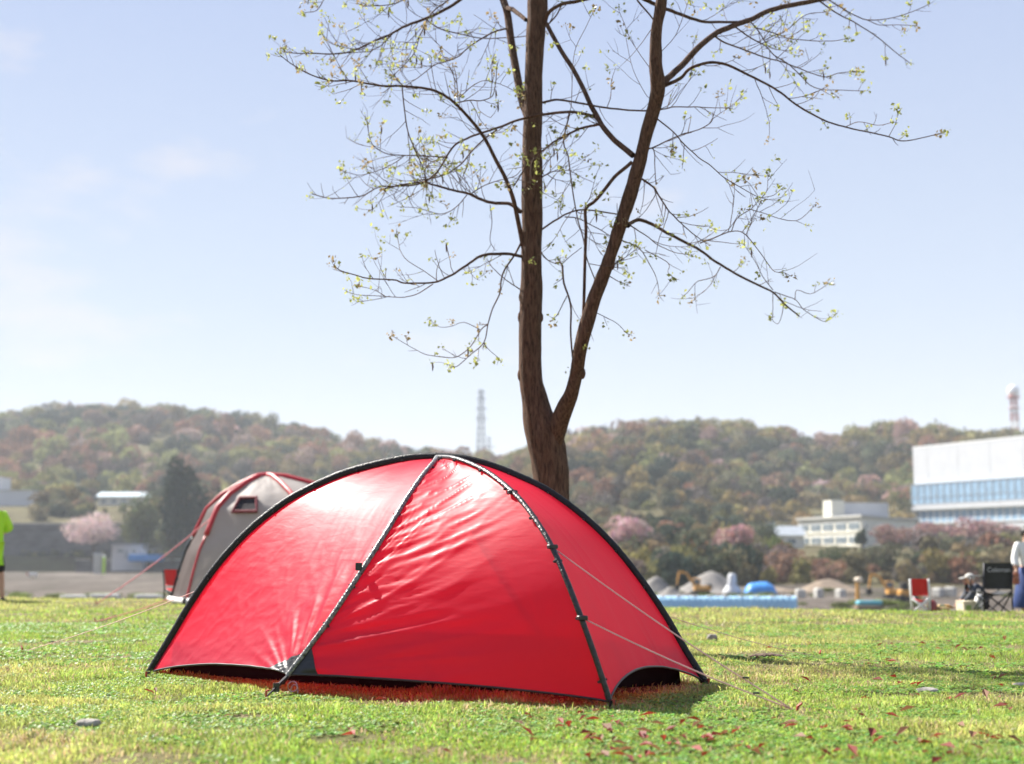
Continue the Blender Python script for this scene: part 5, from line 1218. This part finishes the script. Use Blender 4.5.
# ------------------------------------------------------------------ camping furniture
MAT['redcloth'] = M('red_canvas', (.62, .025, .03), .7, .12, 8, .002, 60)
MAT['blackcloth'] = M('black_canvas', (.022, .024, .028), .7, .25, 8, .002, 60)
def fold_chair(name, label, px, Y, w, seat, top, cloth, frame, rz, recl=.12, arms=True, r=.011):
    x = xat(px, 600, Y); t = thing(name, label, 'chair', (x, Y, gzf(x, Y)), rz)
    h = w / 2; d = w * .46
    def rod(pts, nm='leg'): MB().tube(pts, r, 7).build(nm, frame, t, True)
    rod([(-h, -d, 0), (h, -d, seat)]); rod([(h, -d, 0), (-h, -d, seat)]); rod([(-h, d, 0), (h, d, seat)]); rod([(h, d, 0), (-h, d, seat)])
    rod([(-h, -d, 0), (-h, d, seat * .95)]); rod([(h, -d, 0), (h, d, seat * .95)])
    for s in (-1, 1):
        rod([(s * h, d, 0.0), (s * h, d, seat), (s * h, d + recl, top)], 'back_post')
        if arms:
            rod([(s * h, -d, seat), (s * h, -d, seat + .2)], 'arm_post'); MB().box((s * h, (d - d + .04) / 2, seat + .21), (.07, 2 * d, .02), 0, .008).build('armrest', cloth, t)
    def sheet(name, f, nu=14, nv=14, th=.006):
        V = [f(i / (nu - 1), j / (nv - 1)) for i in range(nu) for j in range(nv)]; n_ = len(V); g_ = grid_faces(nu, nv)
        W = [(a, b_ + th, c + th) for a, b_, c in V]; bd = [j for j in range(nv)] + [i * nv + nv - 1 for i in range(1, nu)] + [(nu - 1) * nv + j for j in range(nv - 2, -1, -1)] + [i * nv for i in range(nu - 2, 0, -1)]
        rim = np.array([[bd[k], bd[(k + 1) % len(bd)], bd[(k + 1) % len(bd)] + n_, bd[k] + n_] for k in range(len(bd))])
        return raw_mesh(name, np.array(V + W), [np.concatenate([g_, g_[:, ::-1] + n_, rim])], cloth, t, True)
    sheet('seat', lambda u, v: ((u - .5) * w, (v - .5) * 2 * d, seat - .05 * math.sin(math.pi * u) - .02 * math.sin(math.pi * v)))
    bk = sheet('backrest', lambda u, v: ((u - .5) * w * 1.02, d + recl * v - .03 + .04 * math.sin(math.pi * u), seat + .03 + (top - seat - .03) * v))
    return t, bk
ch, bk = fold_chair('folding_chair', 'black canvas camping chair with pale lettering across its back', 991.5, 20.0, .42, .33, .72, MAT['blackcloth'], MAT['darkmetal'], R(188), .05)
fc = bpy.data.curves.new('lettering', 'FONT'); fc.body = 'Coleman'; fc.size = .095; fc.align_x = 'CENTER'; fc.extrude = .001
fo = bpy.data.objects.new('lettering', fc); COL.objects.link(fo); fo.parent = bk; fo.location = (0, .42 * .46 + .06, .60); fo.rotation_euler = (R(90), 0, R(180)); fc.materials.append(M('grey_print', (.45, .46, .48), .7))
dg_ = bpy.context.evaluated_depsgraph_get(); lm = bpy.data.meshes.new_from_object(fo.evaluated_get(dg_)); lo = bpy.data.objects.new('lettering', lm); COL.objects.link(lo)
lo.parent = bk; lo.location = fo.location; lo.rotation_euler = fo.rotation_euler; bpy.data.objects.remove(fo); lo.name = 'lettering'
fold_chair('folding_chair', 'small low red camping chair with white legs at the far edge of the grass', 921, 20.2, .25, .22, .48, MAT['redcloth'], MAT['white'], R(160), .09, False, .016)
fold_chair('folding_chair', 'red folding chair beside the foot of the grey dome tent', 177, 22.8, .30, .22, .50, MAT['redcloth'], MAT['darkmetal'], R(150), .04, False)
def carton(label, px, Y, w, d, h, mat, lid, rz, name='box', open_=False):
    x = xat(px, 600, Y); t = thing(name, label, 'box', (x, Y, gzf(x, Y)), rz)
    MB().box((0, 0, h / 2), (w, d, h), 0, .008).build('body', mat, t)
    if open_:
        for s in (-1, 1): MB().box((s * (w / 2 + .04), 0, h + .01), (.11, d * .96, .006), 0, 0, 0, s * .5).build('flap', lid, t)
    else: MB().box((0, 0, h + .006), (w + .012, d + .012, .014), 0, .004).build('lid', lid, t)
    return t
MAT['card'] = M('cardboard', (.50, .34, .17), .85, .1, 9); MAT['creambox'] = M('cream_card', (.72, .66, .48), .8, .06, 9); MAT['greencard'] = M('green_print', (.30, .45, .12), .7)
t = carton('cream box with green sides standing left of the black chair', 966, 20.2, .22, .18, .17, MAT['creambox'], MAT['creambox'], .35)
MB().box((.1125, 0, .085), (.004, .16, .14)).build('printed_side', MAT['greencard'], t); MB().box((-.03, -.0925, .09), (.09, .004, .07)).build('printed_patch', MAT['greencard'], t)
carton('low brown cardboard box with open flaps right of the small red chair', 942, 20.2, .16, .14, .085, MAT['card'], MAT['card'], .3, open_=True)
x = xat(932, 600, 20.1); t = thing('storage_can', 'small dark red can between the small red chair and the cardboard box', 'can', (x, 20.1, gzf(x, 20.1)))
MB().lathe((0, 0, 0), [(.055, 0), (.06, .02), (.06, .15), (.045, .17), (.03, .18)], 16).build('body', M('dark_red_tin', (.30, .05, .05), .4), t, True); MB().tube([(-.05, 0, .16), (-.03, 0, .21), (.03, 0, .21), (.05, 0, .16)], .004, 5).build('handle', MAT['metal'], t)

# ------------------------------------------------------------------ people
MAT['skin'] = M('skin', (.50, .30, .21), .55, .06, 20); MAT['hair'] = M('black_hair', (.015, .012, .010), .5, .3, 60)
def skin(name, V, E, Rr, mat, parent, sub=1, root=0):
    me = bpy.data.meshes.new(name); me.from_pydata(V, E, []); o = bpy.data.objects.new(name, me); COL.objects.link(o)
    sk = o.modifiers.new('skin', 'SKIN'); me2 = o.data
    if not me2.skin_vertices: 
        bpy.context.view_layer.objects.active = o; me2.update()
    for i, r_ in enumerate(Rr):
        d = me2.skin_vertices[0].data[i]; rr = r_ if isinstance(r_, tuple) else (r_, r_); d.radius = rr; d.use_root = (i == root)
    ss = o.modifiers.new('sub', 'SUBSURF'); ss.levels = sub; ss.render_levels = sub
    dg = bpy.context.evaluated_depsgraph_get(); ev = o.evaluated_get(dg); nm = bpy.data.meshes.new_from_object(ev, depsgraph=dg)
    o.modifiers.clear(); o.data = nm; nm.name = name; nm.materials.clear(); nm.materials.append(mat)
    for p in nm.polygons: p.use_smooth = True
    if parent: o.parent = parent
    return o
def body(t, J, mat):
    """J: joints of a figure. One continuous skin with head, nose, ears and five-fingered hands"""
    V = []; E = []; Rr = []
    def a(p, r_, par=None):
        V.append(tuple(p)); Rr.append(r_); 
        if par is not None: E.append((par, len(V) - 1))
        return len(V) - 1
    pv = a(J['pelvis'], (.125, .10)); wa = a(J['waist'], (.115, .085), pv); chs = a(J['chest'], (.135, .095), wa)
    nb = a(J['neck'], .055, chs); hd = a(Vector(J['neck']).lerp(Vector(J['head']), .45), .062, nb); h2 = a(J['head'], (.078, .09), hd); h3 = a(Vector(J['head']) + (Vector(J['head']) - Vector(J['neck'])).normalized() * .09, .06, h2)
    for s in ('l', 'r'):
        sh = a(J['sh' + s], .060, chs); el = a(J['el' + s], .040, sh); wr = a(J['wr' + s], .027, el)
        d = (Vector(J['wr' + s]) - Vector(J['el' + s])).normalized(); sd = d.cross(Vector((0, 1, .2))).normalized(); pm = a(Vector(J['wr' + s]) + d * .06, (.036, .018), wr)
        for k, (off, ln) in enumerate(((-.03, .075), (-.01, .088), (.012, .082), (.032, .062))):
            b0 = Vector(J['wr' + s]) + d * .095 + sd * off; f1 = a(b0, .009, pm); f2 = a(b0 + d * ln * .5 + Vector((0, -.008, 0)), .008, f1); a(b0 + d * ln + Vector((0, -.025, 0)), .007, f2)
        th = a(Vector(J['wr' + s]) + d * .04 + sd * -.05, .011, pm); a(Vector(J['wr' + s]) + d * .085 + sd * -.068, .009, th)
        hp = a(J['hip' + s], .088, pv); kn = a(J['kn' + s], .056, hp); cf = a(Vector(J['kn' + s]).lerp(Vector(J['an' + s]), .35), .055, kn); an = a(J['an' + s], .036, cf); a(J['toe' + s], (.04, .026), an)
    b_ = skin('body', V, E, Rr, mat, t, 2)
    fw = Vector(J['face']).normalized(); H = Vector(J['head']); sd = fw.cross(Vector((0, 0, 1))).normalized()
    MB().ball(H + fw * .088 - Vector((0, 0, .012)), .016, 8, 6, (1, 1, 1.5)).build('nose', mat, b_, True)
    for s in (-1, 1):
        MB().ball(H + fw * .078 + sd * s * .031 + Vector((0, 0, .014)), .010, 8, 6).build('eye', MAT['black'], b_, True); MB().ball(H + sd * s * .083, .022, 8, 6, (.5, .8, 1.3)).build('ear', mat, b_, True)
    MB().ball(H + fw * .082 - Vector((0, 0, .045)), .018, 8, 6, (1, .7, .35)).build('mouth', MAT['redcloth'], b_, True)
    return b_
def hair(H, fw, t, long_=False, mat=None):
    H = Vector(H); fw = Vector(fw).normalized(); mb = MB().ball(H - fw * .022 + Vector((0, 0, .025)), .105, 16, 12, (1, 1, 1.05))
    if long_: mb.tube([H - fw * .05 + Vector((0, 0, .02)), H - fw * .09 - Vector((0, 0, .12)), H - fw * .10 - Vector((0, 0, .26))], [.085, .08, .05], 12)
    return mb.build('hair', mat or MAT['hair'], t, True)
def shoes(t, J, mat):
    for s in ('l', 'r'):
        A = Vector(J['an' + s]); T = Vector(J['toe' + s]); d = (T - A); d.z = 0; d.normalize(); h_ = A - d * .06
        skin('shoe', [(h_.x, h_.y, A.z - .03), (A.x, A.y, A.z - .045), (T.x, T.y, T.z + .005), (T.x + d.x * .05, T.y + d.y * .05, T.z)], [(0, 1), (1, 2), (2, 3)], [.04, .048, (.045, .032), (.035, .022)], mat, t, 1)
stand = dict(pelvis=(0, 0, .95), waist=(0, 0, 1.1), chest=(0, 0, 1.32), neck=(0, .01, 1.49), head=(0, -.01, 1.62), face=(0, 1, 0),
    shl=(-.18, 0, 1.42), shr=(.18, 0, 1.42), ell=(-.27, .02, 1.15), elr=(.27, .02, 1.15), wrl=(-.28, .06, .90), wrr=(.28, .06, .90),
    hipl=(-.10, 0, .90), hipr=(.10, 0, .90), knl=(-.11, -.01, .50), knr=(.13, .02, .50), anl=(-.12, 0, .09), anr=(.14, 0, .09), toel=(-.13, .15, .03), toer=(.17, .15, .03))
# man in the lime shirt, back to the camera
x = xat(-13, 600, 23.0); t = thing('person', 'person in a lime green shirt and black shorts standing at the left edge', 'person', (x, 23.0, gzf(x, 23.0) - .02), R(20))
man = dict(stand); man.update(elr=(.27, .12, 1.17), wrr=(.12, .34, 1.12), ell=(-.27, .12, 1.17), wrl=(-.12, .34, 1.12), hipr=(.12, 0, .9), knr=(.19, .02, .5), anr=(.23, 0, .09), toer=(.26, .15, .03))
body(t, man, MAT['skin']); hair(stand['head'], (0, 1, 0), t)
MAT['lime'] = M('lime_cloth', (.42, .78, .03), .8, .08, 12, .004, 8); MAT['blkshort'] = M('black_shorts', (.012, .012, .014), .8)
skin('shirt', [(0, 0, .80), (0, 0, .98), (0, 0, 1.3), (0, .005, 1.44), (-.2, 0, 1.41), (-.28, .09, 1.16), (.2, 0, 1.41), (.29, .09, 1.14), (0, 0, .70)], [(8, 0), (0, 1), (1, 2), (2, 3), (2, 4), (4, 5), (2, 6), (6, 7)], [(.23, .15), (.21, .145), (.19, .13), (.09, .08), .10, .10, .10, .10, (.23, .15)], MAT['lime'], t, 2)
skin('shorts', [(0, 0, .98), (0, 0, .90), (-.10, 0, .80), (-.115, 0, .47), (.12, 0, .80), (.19, .01, .47)], [(0, 1), (1, 2), (2, 3), (1, 4), (4, 5)], [(.15, .12), (.16, .12), .105, .098, .105, .098], MAT['blkshort'], t, 2)
shoes(t, man, MAT['rubber'])
# woman in white and navy, side on
x = xat(1029, 600, 25.5); t = thing('person', 'person in a white top and navy skirt with a brown bag at the right edge', 'person', (x, 25.5, gzf(x, 25.5)), R(0)); t.scale = (.94,) * 3
J = dict(stand); J.update(face=(-.5, -.85, 0), ell=(-.24, -.04, 1.14), wrl=(-.26, -.12, .93), toel=(-.15, -.15, .03), toer=(.12, -.15, .03), shl=(-.16, 0, 1.40), shr=(.16, 0, 1.40))
body(t, J, MAT['skin']); hair(J['head'], J['face'], t, True)
skin('top', [(0, 0, .92), (0, 0, 1.1), (0, 0, 1.32), (0, .005, 1.45), (-.18, 0, 1.39), (-.25, -.03, 1.12), (-.265, -.10, .98), (.18, 0, 1.39), (.27, .02, 1.12)], [(0, 1), (1, 2), (2, 3), (2, 4), (4, 5), (5, 6), (2, 7), (7, 8)], [(.17, .13), (.15, .12), (.16, .12), (.07, .065), .085, .075, .06, .085, .07], MAT['white'], t, 2)
MB().lathe((0, 0, 0), [(.15, .98), (.19, .88), (.24, .60), (.31, .22), (.30, .21), (.14, .9)], 28).build('skirt', M('navy_cloth', (.02, .045, .16), .75, .15, 10, .01, 4), t, True)
shoes(t, J, MAT['white'])
bw = Vector((x, 25.5, gzf(x, 25.5))); t = thing('bag', 'brown shoulder bag hanging from the arm of the person in white', 'bag', bw + Vector((-.27, -.14, .60)))
MAT['tan'] = M('tan_leather', (.30, .10, .05), .5, .15, 9); MB().box((0, 0, .12), (.13, .09, .22), .2, .03).build('pouch', MAT['tan'], t); MB().tube([(-.05, 0, .22), (-.03, 0, .33), (.01, .01, .355), (.04, 0, .33), (.055, 0, .22)], .007, 6).build('handle', MAT['tan'], t)
# crouching figure by the black chair
x = xat(976, 600, 20.7); t = thing('person', 'person in a pale cap and dark jacket crouching left of the black chair', 'person', (x, 20.7, gzf(x, 20.7)), R(0)); t.scale = (.86,) * 3
s_ = dict(pelvis=(.12, 0, .20), waist=(.09, 0, .30), chest=(.0, 0, .43), neck=(-.05, 0, .51), head=(-.10, 0, .59), face=(-1, -.15, -.25),
    shl=(-.02, -.13, .46), shr=(-.02, .13, .46), ell=(-.14, -.15, .30), elr=(-.14, .15, .30), wrl=(-.25, -.09, .22), wrr=(-.25, .07, .22),
    hipl=(.08, -.08, .20), hipr=(.08, .08, .20), knl=(-.17, -.10, .33), knr=(-.17, .10, .33), anl=(-.02, -.10, .07), anr=(-.02, .10, .07), toel=(-.15, -.10, .02), toer=(-.15, .10, .02))
body(t, s_, MAT['skin'])
cp = MB().ball(Vector(s_['head']) + Vector((.01, 0, .04)), .084, 16, 10, (1.05, 1, .85)).build('cap', MAT['conc'], t, True); MB().box(Vector(s_['head']) + Vector((-.12, -.01, .03)), (.09, .13, .012), 0, .005, 0, -.25).build('brim', MAT['conc'], cp)
skin('jacket', [(.13, 0, .20), (.09, 0, .31), (.0, 0, .44), (-.035, 0, .50), (-.03, -.14, .46), (-.14, -.155, .30), (-.23, -.10, .23), (-.03, .14, .46), (-.14, .155, .30), (-.23, .08, .23)], [(0, 1), (1, 2), (2, 3), (2, 4), (4, 5), (5, 6), (2, 7), (7, 8), (8, 9)], [(.15, .14), (.14, .12), (.15, .12), .075, .078, .062, .045, .078, .062, .045], M('dark_blue_jacket', (.02, .028, .045), .7, .2, 12, .004, 9), t, 2)
skin('trousers', [(.12, 0, .17), (.07, -.09, .20), (-.17, -.10, .33), (-.03, -.10, .10), (.07, .09, .20), (-.17, .10, .33), (-.03, .10, .10)], [(0, 1), (1, 2), (2, 3), (0, 4), (4, 5), (5, 6)], [.12, .10, .072, .055, .10, .072, .055], MAT['blkshort'], t, 2)
shoes(t, s_, MAT['rubber'])
x = xat(979, 600, 20.3); t = thing('bag', 'small white bag on the grass in front of the crouching person', 'bag', (x, 20.3, gzf(x, 20.3)))
MB().lathe((0, 0, 0), [(.05, 0), (.075, .05), (.07, .18), (.05, .25), (.03, .29)], 14).build('sack', MAT['white'], t, True); MB().tube([(-.03, 0, .27), (-.015, 0, .36), (.015, 0, .36), (.03, 0, .27)], .005, 5).build('handle', MAT['white'], t)

# ------------------------------------------------------------------ haze
m = bpy.data.materials.new('haze_air'); m.use_nodes = True; nt = m.node_tree; nt.nodes.remove(nt.nodes['Principled BSDF'])
pv = nt.nodes.new('ShaderNodeVolumePrincipled'); pv.inputs['Color'].default_value = (.86, .93, 1, 1); pv.inputs['Density'].default_value = HAZE; pv.inputs['Anisotropy'].default_value = .1
nt.links.new(pv.outputs[0], nt.nodes['Material Output'].inputs['Volume'])
o = MB().box((0, 845, 59), (4400, 1830, 150)).build('haze', m); o['kind'] = 'stuff'
o.location = (0, 0, 0)
